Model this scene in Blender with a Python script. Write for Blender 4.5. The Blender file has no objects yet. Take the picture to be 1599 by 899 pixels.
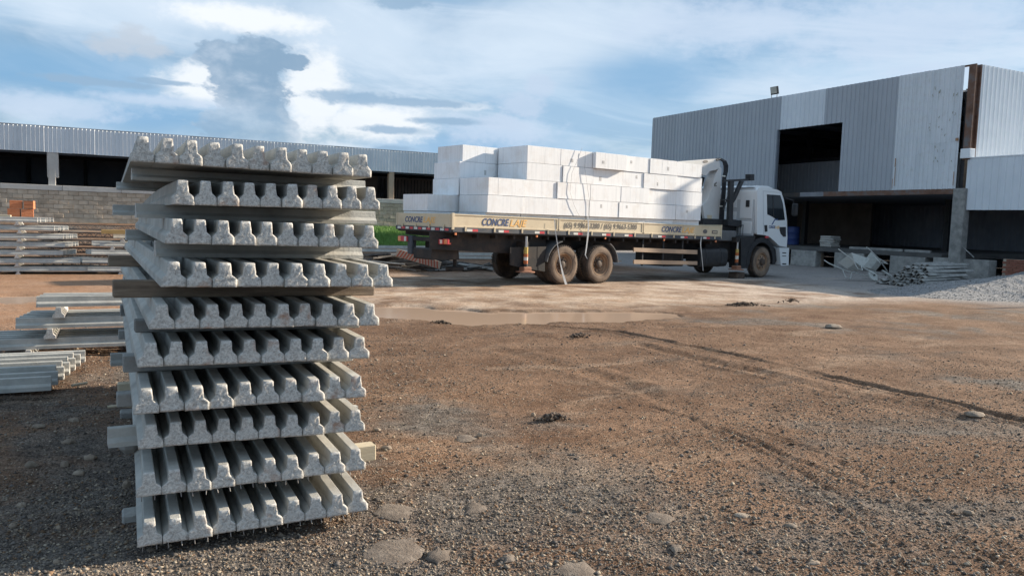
import bpy, math, random
import numpy as np
from mathutils import Vector, Matrix, Euler, noise as mnoise

random.seed(7); rng = np.random.default_rng(7)
scene = bpy.context.scene
C = scene.collection
R = math.radians

# ------------------------------------------------------------------ camera
F_PX, CX, CY, CAM_H = 1225.0, 799.5, 449.5, 1.58
_y = np.array([181-CX, 327-CY, F_PX]); _y /= np.linalg.norm(_y)
_x = np.array([3240-CX, 419-CY, F_PX]); _x -= _y*(_x@_y); _x /= np.linalg.norm(_x)
_z = np.cross(_x, _y)
if _z[1] > 0: _z = -_z
RM = np.stack([_x, _y, _z])                       # world = RM @ (right, down, forward)
cam_data = bpy.data.cameras.new('camera'); cam = bpy.data.objects.new('camera', cam_data); C.objects.link(cam)
cam_data.sensor_fit = 'HORIZONTAL'; cam_data.sensor_width = 36.0
cam_data.lens = 36.0*F_PX/1599.0
cam_data.clip_start = 0.05; cam_data.clip_end = 3000
m = Matrix([[RM[i][0], -RM[i][1], -RM[i][2]] for i in range(3)]).to_4x4()
m.translation = Vector((0, 0, CAM_H)); cam.matrix_world = m
scene.camera = cam
def ray(px, py): return RM @ np.array([px-CX, py-CY, F_PX])
def PX(px, py, x):
    d = ray(px, py); return np.array([0, 0, CAM_H]) + d*(x/d[0])
def PY(px, py, y):
    d = ray(px, py); return np.array([0, 0, CAM_H]) + d*(y/d[1])
def G(px, py, z=0.0):
    d = ray(px, py); return np.array([0, 0, CAM_H]) + d*((z-CAM_H)/d[2])

# ------------------------------------------------------------------ light
SUN_AZ, SUN_EL = -1.0, 21.3         # sun stands along +X, low
S = Vector((math.cos(R(SUN_EL))*math.cos(R(SUN_AZ)), math.cos(R(SUN_EL))*math.sin(R(SUN_AZ)), math.sin(R(SUN_EL))))
sd = bpy.data.lights.new('sun', 'SUN'); so = bpy.data.objects.new('sun', sd); C.objects.link(so)
sd.energy = 5.0; sd.angle = R(0.6); sd.color = (1.0, 0.87, 0.70)
so.rotation_euler = S.to_track_quat('Z', 'Y').to_euler(); so.location = (0, 0, 60)

world = bpy.data.worlds.new('World'); scene.world = world; world.use_nodes = True
wn, wl = world.node_tree.nodes, world.node_tree.links
wn.clear()
def wnode(t, **k):
    n = wn.new(t)
    for a, b in k.items(): setattr(n, a, b)
    return n
def wmath(op, a, b=None, c=None, clamp=False):
    n = wnode('ShaderNodeMath', operation=op, use_clamp=clamp)
    for i, v in enumerate((a, b, c)):
        if v is None: continue
        if isinstance(v, (int, float)): n.inputs[i].default_value = v
        else: wl.new(v, n.inputs[i])
    return n.outputs[0]
def wmix(fac, a, b):
    n = wnode('ShaderNodeMix', data_type='RGBA')
    if isinstance(fac, (int, float)): n.inputs[0].default_value = fac
    else: wl.new(fac, n.inputs[0])
    for i, v in ((6, a), (7, b)):
        if isinstance(v, tuple): n.inputs[i].default_value = (*v, 1)
        else: wl.new(v, n.inputs[i])
    return n.outputs[2]
def wramp(fac, lo, hi):
    n = wnode('ShaderNodeMapRange', interpolation_type='SMOOTHSTEP')
    wl.new(fac, n.inputs[0]); n.inputs[1].default_value = lo; n.inputs[2].default_value = hi
    return n.outputs[0]
sky = wnode('ShaderNodeTexSky', sky_type='NISHITA', sun_disc=False, sun_elevation=R(SUN_EL), sun_rotation=R(90-SUN_AZ),
            altitude=200, air_density=1.0, dust_density=1.5, ozone_density=1.5)
tc = wnode('ShaderNodeTexCoord'); DIR = tc.outputs['Generated']
sep = wnode('ShaderNodeSeparateXYZ'); wl.new(DIR, sep.inputs[0])
dx, dy, dz = sep.outputs
AZ = wmath('ARCTAN2', dx, dy)                     # 0 at +Y, grows towards +X
EL = wmath('ARCSINE', wmath('MINIMUM', wmath('MAXIMUM', dz, -1.0), 1.0))
def wnoise(scale, detail, rough=0.55, vec=None, dist=0.0):
    n = wnode('ShaderNodeTexNoise'); n.inputs['Scale'].default_value = scale; n.inputs['Detail'].default_value = detail
    n.inputs['Roughness'].default_value = rough; n.inputs['Distortion'].default_value = dist
    wl.new(vec, n.inputs['Vector']); return n.outputs[0]
# flat cloud-layer coordinates for the high veil
den = wmath('ADD', wmath('MAXIMUM', dz, 0.0), 0.14)
comb = wnode('ShaderNodeCombineXYZ'); wl.new(wmath('DIVIDE', dx, den), comb.inputs[0]); wl.new(wmath('DIVIDE', dy, den), comb.inputs[1])
PL = comb.outputs[0]
angc = wnode('ShaderNodeCombineXYZ'); wl.new(AZ, angc.inputs[0]); wl.new(wmath('MULTIPLY', EL, 1.6), angc.inputs[1])
AN = angc.outputs[0]
n_big = wnoise(0.75, 4, 0.55, PL, 0.5)
n_mid = wnoise(5.5, 5, 0.6, AN, 0.35)
n_fine = wnoise(24, 4, 0.62, AN, 0.2)
def azel(px, py):
    d = ray(px, py); d = d/np.linalg.norm(d); return math.atan2(d[0], d[1]), math.asin(d[2])
def blob(px, py, rx, ry):
    a0, e0 = azel(px, py); ra, re = rx/F_PX*0.93, ry/F_PX*0.93
    u = wmath('DIVIDE', wmath('SUBTRACT', AZ, a0), ra); v = wmath('DIVIDE', wmath('SUBTRACT', EL, e0), re)
    return wmath('SUBTRACT', 1.0, wmath('SQRT', wmath('ADD', wmath('MULTIPLY', u, u), wmath('MULTIPLY', v, v))))
def union(*b):
    r = b[0]
    for x in b[1:]: r = wmath('MAXIMUM', r, x)
    return r
def nadd(f, n, amt): return wmath('ADD', f, wmath('MULTIPLY', wmath('SUBTRACT', n, 0.5), amt))
K = 10.0                                           # cloud radiances are written for a Background strength of 1/K
def kc(r, g, b): return (r*K, g*K, b*K)
n_vf = wnoise(60, 3, 0.6, AN, 0.1)
n_edge = wmath('ADD', wmath('MULTIPLY', n_fine, 0.65), wmath('MULTIPLY', n_vf, 0.35))
skyc = wmix(0.45, sky.outputs[0], kc(0.21, 0.385, 0.60))
col = skyc
# high veil, everywhere
col = wmix(wmath('MULTIPLY', wramp(n_big, 0.30, 0.66), 0.80), col, kc(0.43, 0.58, 0.74))
# broad soft areas
bandc = wnode('ShaderNodeCombineXYZ'); wl.new(wmath('MULTIPLY', AZ, 1.3), bandc.inputs[0]); wl.new(wmath('MULTIPLY', wmath('ADD', EL, wmath('MULTIPLY', AZ, 0.10)), 6.0), bandc.inputs[1])
n_band = wnoise(3.2, 5, 0.6, bandc.outputs[0], 0.6)
col = wmix(wmath('MULTIPLY', wramp(n_band, 0.42, 0.66), 0.55), col, kc(0.60, 0.69, 0.80))
col = wmix(wmath('MULTIPLY', wramp(n_band, 0.50, 0.34), 0.45), col, kc(0.205, 0.37, 0.56))
soft = union(blob(250, 10, 430, 85), blob(560, 60, 300, 110), blob(860, 60, 280, 120))
col = wmix(wmath('MULTIPLY', wramp(nadd(soft, n_mid, 1.1), 0.0, 0.85), 0.80), col, kc(0.59, 0.69, 0.80))
blue = union(blob(50, 110, 290, 70), blob(1010, 120, 220, 60), blob(740, 235, 260, 70), blob(230, 185, 170, 40))
col = wmix(wmath('MULTIPLY', wramp(nadd(blue, n_mid, 1.1), 0.0, 0.9), 0.80), col, kc(0.19, 0.37, 0.58))
glow = union(blob(490, 150, 75, 95), blob(315, 128, 75, 42), blob(585, 190, 130, 42), blob(390, 30, 150, 26))
col = wmix(wmath('MULTIPLY', wramp(nadd(glow, n_edge, 1.4), 0.0, 0.6), 0.85), col, kc(0.80, 0.83, 0.86))
wisp = union(blob(70, 165, 190, 30), blob(250, 158, 160, 14), blob(780, 205, 150, 40), blob(1130, 40, 300, 60), blob(1400, 50, 260, 70), blob(1460, 110, 120, 24))
col = wmix(wmath('MULTIPLY', wramp(nadd(wisp, n_edge, 1.8), 0.1, 0.8), 0.7), col, kc(0.50, 0.60, 0.74))
streak = union(blob(620, 250, 190, 16), blob(520, 228, 110, 10), blob(700, 165, 140, 10))
col = wmix(wmath('MULTIPLY', wramp(nadd(streak, n_edge, 2.0), 0.1, 0.8), 0.6), col, kc(0.66, 0.72, 0.79))
flat = union(blob(560, 152, 92, 15), blob(640, 160, 120, 9), blob(610, 203, 70, 9), blob(250, 128, 60, 6), blob(610, 232, 45, 8), blob(625, 3, 60, 14), blob(150, 128, 120, 8), blob(700, 190, 90, 8))
col = wmix(wmath('MULTIPLY', wramp(nadd(flat, n_edge, 2.0), 0.0, 0.55), 0.85), col, kc(0.26, 0.39, 0.54))
puff = union(blob(215, 62, 40, 24), blob(180, 72, 42, 20), blob(235, 78, 38, 16))
col = wmix(wmath('MULTIPLY', wramp(nadd(puff, n_edge, 2.2), 0.0, 0.65), 0.75), col, kc(0.46, 0.52, 0.60))
rpuff = union(blob(845, 135, 34, 26), blob(815, 165, 60, 26), blob(780, 190, 50, 20))
col = wmix(wmath('MULTIPLY', wramp(nadd(rpuff, n_edge, 2.0), 0.0, 0.6), 0.7), col, kc(0.47, 0.57, 0.71))
cumf = union(blob(350, 88, 50, 26), blob(405, 92, 60, 36), blob(450, 96, 42, 16), blob(385, 130, 62, 42), blob(405, 175, 58, 52), blob(370, 205, 75, 38), blob(420, 205, 50, 34))
shade = wmix(wramp(wmath('ADD', wmath('MULTIPLY', n_mid, 0.6), wmath('MULTIPLY', n_fine, 0.4)), 0.40, 0.62), kc(0.22, 0.335, 0.47), kc(0.42, 0.515, 0.63))
cmask = wmath('MULTIPLY', wramp(nadd(cumf, n_edge, 1.8), 0.02, 0.24), 0.95)
e_lo, e_hi = azel(395, 215)[1], azel(395, 130)[1]
cfade = wmath('ADD', 0.55, wmath('MULTIPLY', wramp(EL, e_lo, e_hi), 0.45))
col = wmix(wmath('MULTIPLY', cmask, cfade), col, shade)
bg = wnode('ShaderNodeBackground'); wl.new(col, bg.inputs[0]); bg.inputs[1].default_value = 0.64/K
wo = wnode('ShaderNodeOutputWorld'); wl.new(bg.outputs[0], wo.inputs[0])

scene.render.engine = 'CYCLES'
scene.cycles.max_bounces = 5; scene.cycles.diffuse_bounces = 2; scene.cycles.glossy_bounces = 3
scene.view_settings.view_transform = 'Standard'; scene.view_settings.look = 'None'
scene.view_settings.exposure = 0.95; scene.view_settings.gamma = 1.0; scene.view_settings.use_curve_mapping = False

# ------------------------------------------------------------------ materials
MATS = {}
def material(name, cols, rough=0.8, scale=6.0, detail=5, bump=0.0, bscale=40.0, metal=0.0, spec=0.4, rnd=0.0, stretch=None,
             dirt=None, dirt_amt=0.5, dirt_scale=2.0, coat=0.0):
    """noise between 2-3 base colours, optional per-object value shift, bump and a dirt layer"""
    if name in MATS: return MATS[name]
    mt = bpy.data.materials.new(name); mt.use_nodes = True
    nt = mt.node_tree; N, L = nt.nodes, nt.links
    b = N['Principled BSDF']; b.inputs['Roughness'].default_value = rough; b.inputs['Metallic'].default_value = metal
    b.inputs['Specular IOR Level'].default_value = spec; b.inputs['Coat Weight'].default_value = coat
    t = N.new('ShaderNodeTexCoord'); vec = t.outputs['Object']
    oi = N.new('ShaderNodeObjectInfo')
    add = N.new('ShaderNodeVectorMath'); add.operation = 'ADD'; L.new(vec, add.inputs[0])
    mul = N.new('ShaderNodeVectorMath'); mul.operation = 'SCALE'; mul.inputs[0].default_value = (37, 17, 53); L.new(oi.outputs['Random'], mul.inputs['Scale'])
    L.new(mul.outputs[0], add.inputs[1]); vec = add.outputs[0]
    if stretch:
        mp = N.new('ShaderNodeMapping'); mp.inputs['Scale'].default_value = stretch; L.new(vec, mp.inputs[0]); svec = mp.outputs[0]
    else: svec = vec
    nz = N.new('ShaderNodeTexNoise'); nz.inputs['Scale'].default_value = scale; nz.inputs['Detail'].default_value = detail; nz.inputs['Roughness'].default_value = 0.62
    L.new(svec, nz.inputs['Vector'])
    cr = N.new('ShaderNodeValToRGB'); L.new(nz.outputs[0], cr.inputs[0])
    els = cr.color_ramp.elements
    pos = np.linspace(0.32, 0.68, len(cols))
    els[0].position = pos[0]; els[0].color = (*cols[0], 1); els[1].position = pos[-1]; els[1].color = (*cols[-1], 1)
    for i in range(1, len(cols)-1):
        e = els.new(pos[i]); e.color = (*cols[i], 1)
    out = cr.outputs[0]
    if dirt:
        dn = N.new('ShaderNodeTexNoise'); dn.inputs['Scale'].default_value = dirt_scale; dn.inputs['Detail'].default_value = 8; dn.inputs['Roughness'].default_value = 0.7
        L.new(vec, dn.inputs['Vector'])
        mr = N.new('ShaderNodeMapRange'); mr.inputs[1].default_value = 0.5; mr.inputs[2].default_value = 0.72; mr.inputs[4].default_value = dirt_amt; L.new(dn.outputs[0], mr.inputs[0])
        mx = N.new('ShaderNodeMix'); mx.data_type = 'RGBA'; L.new(mr.outputs[0], mx.inputs[0]); L.new(out, mx.inputs[6]); mx.inputs[7].default_value = (*dirt, 1); out = mx.outputs[2]
    if rnd:
        hv = N.new('ShaderNodeHueSaturation')
        r2 = N.new('ShaderNodeMapRange'); r2.inputs[3].default_value = 1-rnd; r2.inputs[4].default_value = 1+rnd; L.new(oi.outputs['Random'], r2.inputs[0])
        L.new(r2.outputs[0], hv.inputs['Value']); L.new(out, hv.inputs['Color']); out = hv.outputs[0]
    L.new(out, b.inputs['Base Color'])
    if bump:
        bn = N.new('ShaderNodeTexNoise'); bn.inputs['Scale'].default_value = bscale; bn.inputs['Detail'].default_value = 6; bn.inputs['Roughness'].default_value = 0.65
        L.new(svec, bn.inputs['Vector'])
        bp = N.new('ShaderNodeBump'); bp.inputs['Strength'].default_value = bump; bp.inputs['Distance'].default_value = 0.02
        L.new(bn.outputs[0], bp.inputs['Height']); L.new(bp.outputs[0], b.inputs['Normal'])
    MATS[name] = mt; return mt

def concrete_end():
    mt = bpy.data.materials.new('broken_concrete'); mt.use_nodes = True
    nt = mt.node_tree; N, L = nt.nodes, nt.links; b = N['Principled BSDF']; b.inputs['Roughness'].default_value = 0.92; b.inputs['Specular IOR Level'].default_value = 0.2
    t = N.new('ShaderNodeTexCoord'); oi = N.new('ShaderNodeObjectInfo')
    add = N.new('ShaderNodeVectorMath'); add.operation = 'ADD'; L.new(t.outputs['Object'], add.inputs[0])
    mul = N.new('ShaderNodeVectorMath'); mul.operation = 'SCALE'; mul.inputs[0].default_value = (31, 11, 43); L.new(oi.outputs['Random'], mul.inputs['Scale']); L.new(mul.outputs[0], add.inputs[1])
    v = N.new('ShaderNodeTexVoronoi'); v.inputs['Scale'].default_value = 150; v.inputs['Randomness'].default_value = 1; L.new(add.outputs[0], v.inputs['Vector'])
    n = N.new('ShaderNodeTexNoise'); n.inputs['Scale'].default_value = 75; n.inputs['Detail'].default_value = 9; n.inputs['Roughness'].default_value = 0.75; L.new(add.outputs[0], n.inputs['Vector'])
    r1 = N.new('ShaderNodeValToRGB'); L.new(n.outputs[0], r1.inputs[0])
    e = r1.color_ramp.elements; e[0].position = 0.30; e[0].color = (0.22, 0.21, 0.20, 1); e[1].position = 0.60; e[1].color = (0.66, 0.64, 0.60, 1)
    k = e.new(0.45); k.color = (0.52, 0.505, 0.475, 1)
    sepc = N.new('ShaderNodeSeparateColor'); L.new(v.outputs['Color'], sepc.inputs[0])
    mr = N.new('ShaderNodeMapRange'); mr.inputs[1].default_value = 0.50; mr.inputs[2].default_value = 0.95; mr.inputs[4].default_value = 0.50; L.new(sepc.outputs[0], mr.inputs[0])
    mx = N.new('ShaderNodeMix'); mx.data_type = 'RGBA'; L.new(mr.outputs[0], mx.inputs[0]); L.new(r1.outputs[0], mx.inputs[6]); mx.inputs[7].default_value = (0.26, 0.235, 0.215, 1)
    # reddish dust on a few beams
    n2 = N.new('ShaderNodeTexNoise'); n2.inputs['Scale'].default_value = 14; n2.inputs['Detail'].default_value = 4; L.new(add.outputs[0], n2.inputs['Vector'])
    m2 = N.new('ShaderNodeMapRange'); m2.inputs[1].default_value = 0.54; m2.inputs[2].default_value = 0.72; L.new(n2.outputs[0], m2.inputs[0])
    g = N.new('ShaderNodeMapRange'); g.inputs[1].default_value = 0.6; g.inputs[2].default_value = 0.95; g.inputs[3].default_value = 0.08; g.inputs[4].default_value = 0.8; L.new(oi.outputs['Random'], g.inputs[0])
    mm = N.new('ShaderNodeMath'); mm.operation = 'MULTIPLY'; L.new(m2.outputs[0], mm.inputs[0]); L.new(g.outputs[0], mm.inputs[1])
    mx2 = N.new('ShaderNodeMix'); mx2.data_type = 'RGBA'; L.new(mm.outputs[0], mx2.inputs[0]); L.new(mx.outputs[2], mx2.inputs[6]); mx2.inputs[7].default_value = (0.34, 0.17, 0.095, 1)
    L.new(mx2.outputs[2], b.inputs['Base Color'])
    bp = N.new('ShaderNodeBump'); bp.inputs['Strength'].default_value = 0.55; bp.inputs['Distance'].default_value = 0.004; L.new(n.outputs[0], bp.inputs['Height'])
    bp2 = N.new('ShaderNodeBump'); bp2.inputs['Strength'].default_value = 0.25; bp2.inputs['Distance'].default_value = 0.003; L.new(v.outputs['Distance'], bp2.inputs['Height']); L.new(bp.outputs[0], bp2.inputs['Normal'])
    L.new(bp2.outputs[0], b.inputs['Normal'])
    MATS['broken_concrete'] = mt; return mt

M_CON = material('beam_concrete', [(0.33, 0.33, 0.31), (0.43, 0.425, 0.395), (0.50, 0.49, 0.45)], 0.85, 5, 6, 0.25, 60, rnd=0.10, dirt=(0.30, 0.25, 0.20), dirt_amt=0.35, dirt_scale=6)
M_END = concrete_end()
M_CONOLD = material('old_concrete', [(0.20, 0.20, 0.19), (0.30, 0.295, 0.28), (0.38, 0.37, 0.34)], 0.9, 4, 7, 0.5, 40, rnd=0.12, dirt=(0.14, 0.13, 0.12), dirt_amt=0.5, dirt_scale=3)
M_WOOD = material('weathered_wood', [(0.16, 0.12, 0.09), (0.25, 0.19, 0.14), (0.33, 0.26, 0.19)], 0.85, 5, 7, 0.5, 30, stretch=(1, 9, 9), rnd=0.15)
M_OCHRE = material('ochre_timber', [(0.42, 0.26, 0.09), (0.52, 0.35, 0.15)], 0.8, 5, 6, 0.3, 30, stretch=(1, 9, 9))
M_PALEWOOD = material('pale_wood', [(0.50, 0.42, 0.30), (0.60, 0.52, 0.38)], 0.8, 5, 6, 0.3, 30, stretch=(1, 9, 9))
M_DARKSCRAP = material('dark_scrap', [(0.035, 0.032, 0.03), (0.07, 0.062, 0.055), (0.15, 0.13, 0.115)], 0.85, 5, 6, 0.5, 30, rnd=0.45)
M_STEELDK = material('dark_steel', [(0.018, 0.02, 0.025), (0.035, 0.037, 0.04)], 0.55, 8, 5, 0.1, 60)
M_RUST = material('rusty_steel', [(0.10, 0.055, 0.038), (0.17, 0.095, 0.065), (0.15, 0.14, 0.14)], 0.85, 3, 7, 0.3, 30)
M_BLOCK = material('wall_block', [(0.42, 0.335, 0.25), (0.52, 0.425, 0.325), (0.58, 0.485, 0.38)], 0.92, 3, 7, 0.5, 30, rnd=0.14, dirt=(0.22, 0.185, 0.15), dirt_amt=0.5, dirt_scale=2)
M_MORTAR = material('mortar', [(0.36, 0.30, 0.235), (0.44, 0.37, 0.29)], 0.95, 5, 6, 0.4, 40)
M_CAP = material('cap_concrete', [(0.46, 0.44, 0.41), (0.58, 0.555, 0.515)], 0.9, 3, 7, 0.4, 30, dirt=(0.26, 0.24, 0.21), dirt_amt=0.6, dirt_scale=1.5)
M_GALV = material('galvanised_sheet', [(0.60, 0.64, 0.68), (0.68, 0.71, 0.74)], 0.42, 1.5, 5, 0.05, 30, metal=0.25, spec=0.5, rnd=0.05)
M_GREYSHEET = material('grey_painted_sheet', [(0.385, 0.41, 0.445), (0.415, 0.44, 0.475)], 0.5, 1.2, 5, 0.04, 20, rnd=0.04)
M_WHITESHEET = material('white_sheet', [(0.66, 0.70, 0.74), (0.72, 0.755, 0.79)], 0.5, 1.5, 6, 0.05, 20, rnd=0.04)
M_STAINSHEET = material('stained_white_sheet', [(0.60, 0.635, 0.665), (0.72, 0.745, 0.77)], 0.55, 2.0, 7, 0.08, 20, stretch=(1, 1, 0.12), dirt=(0.40, 0.37, 0.31), dirt_amt=0.25, dirt_scale=5)
M_ENDSHEET = material('bright_sheet', [(0.72, 0.75, 0.77), (0.79, 0.81, 0.83)], 0.45, 1.5, 5, 0.04, 20, metal=0.1)
M_RUSTSTREAK = material('rust_streak', [(0.28, 0.13, 0.06), (0.40, 0.24, 0.14)], 0.85, 9, 6, 0.2, 40)
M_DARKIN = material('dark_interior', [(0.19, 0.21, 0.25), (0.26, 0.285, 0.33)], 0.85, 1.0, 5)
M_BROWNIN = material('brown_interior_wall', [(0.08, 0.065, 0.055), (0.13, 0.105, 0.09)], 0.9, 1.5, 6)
M_FOAM = material('white_foam', [(0.78, 0.79, 0.80), (0.86, 0.865, 0.87), (0.88, 0.885, 0.89)], 0.75, 2.5, 5, 0.15, 50, rnd=0.02, stretch=(7, 7, 0.35), dirt=(0.60, 0.52, 0.44), dirt_amt=0.42, dirt_scale=1.7)
M_FOAMSEAM = material('foam_seam', [(0.46, 0.45, 0.44), (0.60, 0.59, 0.58)], 0.9, 12, 3)
M_STRAP = material('clear_plastic_strap', [(0.55, 0.55, 0.54), (0.70, 0.70, 0.69)], 0.3, 20, 3)
M_CREAM = material('cream_paint', [(0.60, 0.50, 0.345), (0.66, 0.56, 0.40)], 0.5, 2, 6, 0.03, 30, dirt=(0.42, 0.32, 0.22), dirt_amt=0.4, dirt_scale=3)
M_BELT = material('rail_paint', [(0.045, 0.055, 0.07), (0.075, 0.085, 0.10)], 0.6, 4, 5, dirt=(0.16, 0.12, 0.09), dirt_amt=0.4, dirt_scale=5)
M_CHASSIS = material('chassis_black', [(0.014, 0.014, 0.016), (0.035, 0.03, 0.027)], 0.7, 3, 6, 0.1, 30, dirt=(0.10, 0.065, 0.045), dirt_amt=0.55, dirt_scale=2.5)
M_TYRE = material('muddy_tyre', [(0.030, 0.027, 0.025), (0.07, 0.055, 0.045), (0.16, 0.11, 0.08)], 0.9, 3.5, 6, 0.3, 40, dirt=(0.20, 0.13, 0.09), dirt_amt=0.6, dirt_scale=3)
M_TYREWALL = material('muddy_sidewall', [(0.12, 0.085, 0.065), (0.20, 0.145, 0.105), (0.25, 0.185, 0.14)], 0.9, 4, 6, 0.3, 40)
M_RIM = material('muddy_rim', [(0.25, 0.155, 0.095), (0.34, 0.225, 0.145)], 0.8, 5, 6, 0.2, 40)
M_HUB = material('dirty_hub', [(0.05, 0.035, 0.028), (0.11, 0.075, 0.055)], 0.7, 9, 5)
M_NUT = material('wheel_nut', [(0.16, 0.13, 0.11), (0.28, 0.25, 0.22)], 0.5, 9, 3)
M_WHITE = material('white_truck_paint', [(0.70, 0.72, 0.73), (0.76, 0.775, 0.78)], 0.32, 2, 5, 0, spec=0.5, coat=0.3, dirt=(0.55, 0.50, 0.45), dirt_amt=0.2, dirt_scale=2)
M_PANELGREY = material('cab_back_panel', [(0.46, 0.48, 0.50), (0.54, 0.56, 0.575)], 0.5, 2, 5, dirt=(0.34, 0.32, 0.30), dirt_amt=0.3, dirt_scale=2)
M_CRANE = material('crane_white', [(0.56, 0.56, 0.555), (0.64, 0.64, 0.63)], 0.45, 3, 6, dirt=(0.36, 0.33, 0.30), dirt_amt=0.35, dirt_scale=3)
M_HOSE = material('black_hose', [(0.010, 0.012, 0.018), (0.022, 0.024, 0.03)], 0.5, 8, 3)
M_BLACKPL = material('black_plastic', [(0.016, 0.017, 0.02), (0.028, 0.029, 0.032)], 0.55, 6, 4, dirt=(0.07, 0.055, 0.045), dirt_amt=0.35, dirt_scale=2)
M_GLASS = material('dark_glass', [(0.012, 0.016, 0.02), (0.02, 0.025, 0.03)], 0.06, 2, 2, spec=0.6)
M_ORANGE = material('orange_paint', [(0.50, 0.16, 0.05), (0.42, 0.12, 0.05)], 0.7, 12, 4)
M_YELLOW = material('yellow_paint', [(0.62, 0.45, 0.12), (0.50, 0.36, 0.10)], 0.6, 12, 4)
M_REDREF = material('red_reflector', [(0.55, 0.055, 0.065), (0.62, 0.09, 0.10)], 0.35, 9, 2)
M_WHITEREF = material('white_reflector', [(0.66, 0.64, 0.58), (0.74, 0.72, 0.66)], 0.35, 9, 2)
M_AMBER = material('amber_lens', [(0.85, 0.30, 0.13), (0.90, 0.36, 0.18)], 0.25, 9, 2)
M_TAN = material('tan_guard_board', [(0.37, 0.265, 0.185), (0.44, 0.32, 0.23)], 0.75, 4, 6, 0.1, 30, stretch=(1, 8, 8))
M_NAVY = material('navy_lettering', [(0.030, 0.065, 0.18), (0.04, 0.085, 0.22)], 0.5, 20, 3)
M_LETOR = material('orange_lettering', [(0.80, 0.44, 0.12), (0.86, 0.52, 0.20)], 0.5, 20, 3)
M_LETGR = material('grey_lettering', [(0.11, 0.10, 0.10), (0.16, 0.15, 0.14)], 0.5, 20, 3)
M_MUDPAD = material('muddy_red_steel', [(0.22, 0.10, 0.06), (0.32, 0.16, 0.10)], 0.85, 8, 5, 0.2, 30)
M_CHROME = material('steel_rod', [(0.45, 0.45, 0.45), (0.6, 0.6, 0.6)], 0.3, 5, 2, metal=0.8)
M_BRICKOR = material('orange_clay_brick', [(0.55, 0.19, 0.085), (0.64, 0.25, 0.12)], 0.85, 8, 5, 0.3, 40, rnd=0.1)
M_BRICKRED = material('red_clay_brick', [(0.22, 0.085, 0.055), (0.30, 0.12, 0.08)], 0.9, 5, 6, 0.4, 40, rnd=0.15)
M_BARROW = material('cement_caked_steel', [(0.40, 0.41, 0.39), (0.52, 0.53, 0.50), (0.45, 0.44, 0.40)], 0.85, 6, 6, 0.4, 40)
M_BLUE = material('blue_drum', [(0.02, 0.045, 0.16), (0.03, 0.06, 0.20)], 0.5, 4, 3)
M_STONE = material('pale_stone', [(0.19, 0.15, 0.115), (0.27, 0.215, 0.165), (0.33, 0.275, 0.22)], 0.9, 14, 6, 0.5, 60, rnd=0.18)
M_EARTHSTONE = material('earth_stone', [(0.115, 0.09, 0.072), (0.175, 0.14, 0.112), (0.23, 0.19, 0.155)], 0.95, 14, 6, 0.7, 60, rnd=0.12)
M_STRIPE_R = material('stripe_red', [(0.42, 0.115, 0.075), (0.48, 0.14, 0.09)], 0.7, 12, 3)
M_STRIPE_W = material('stripe_white', [(0.46, 0.37, 0.29), (0.54, 0.44, 0.35)], 0.7, 12, 3)
M_GRASS = material('grass_green', [(0.11, 0.22, 0.04), (0.17, 0.31, 0.07)], 0.7, 3, 4)

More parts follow.
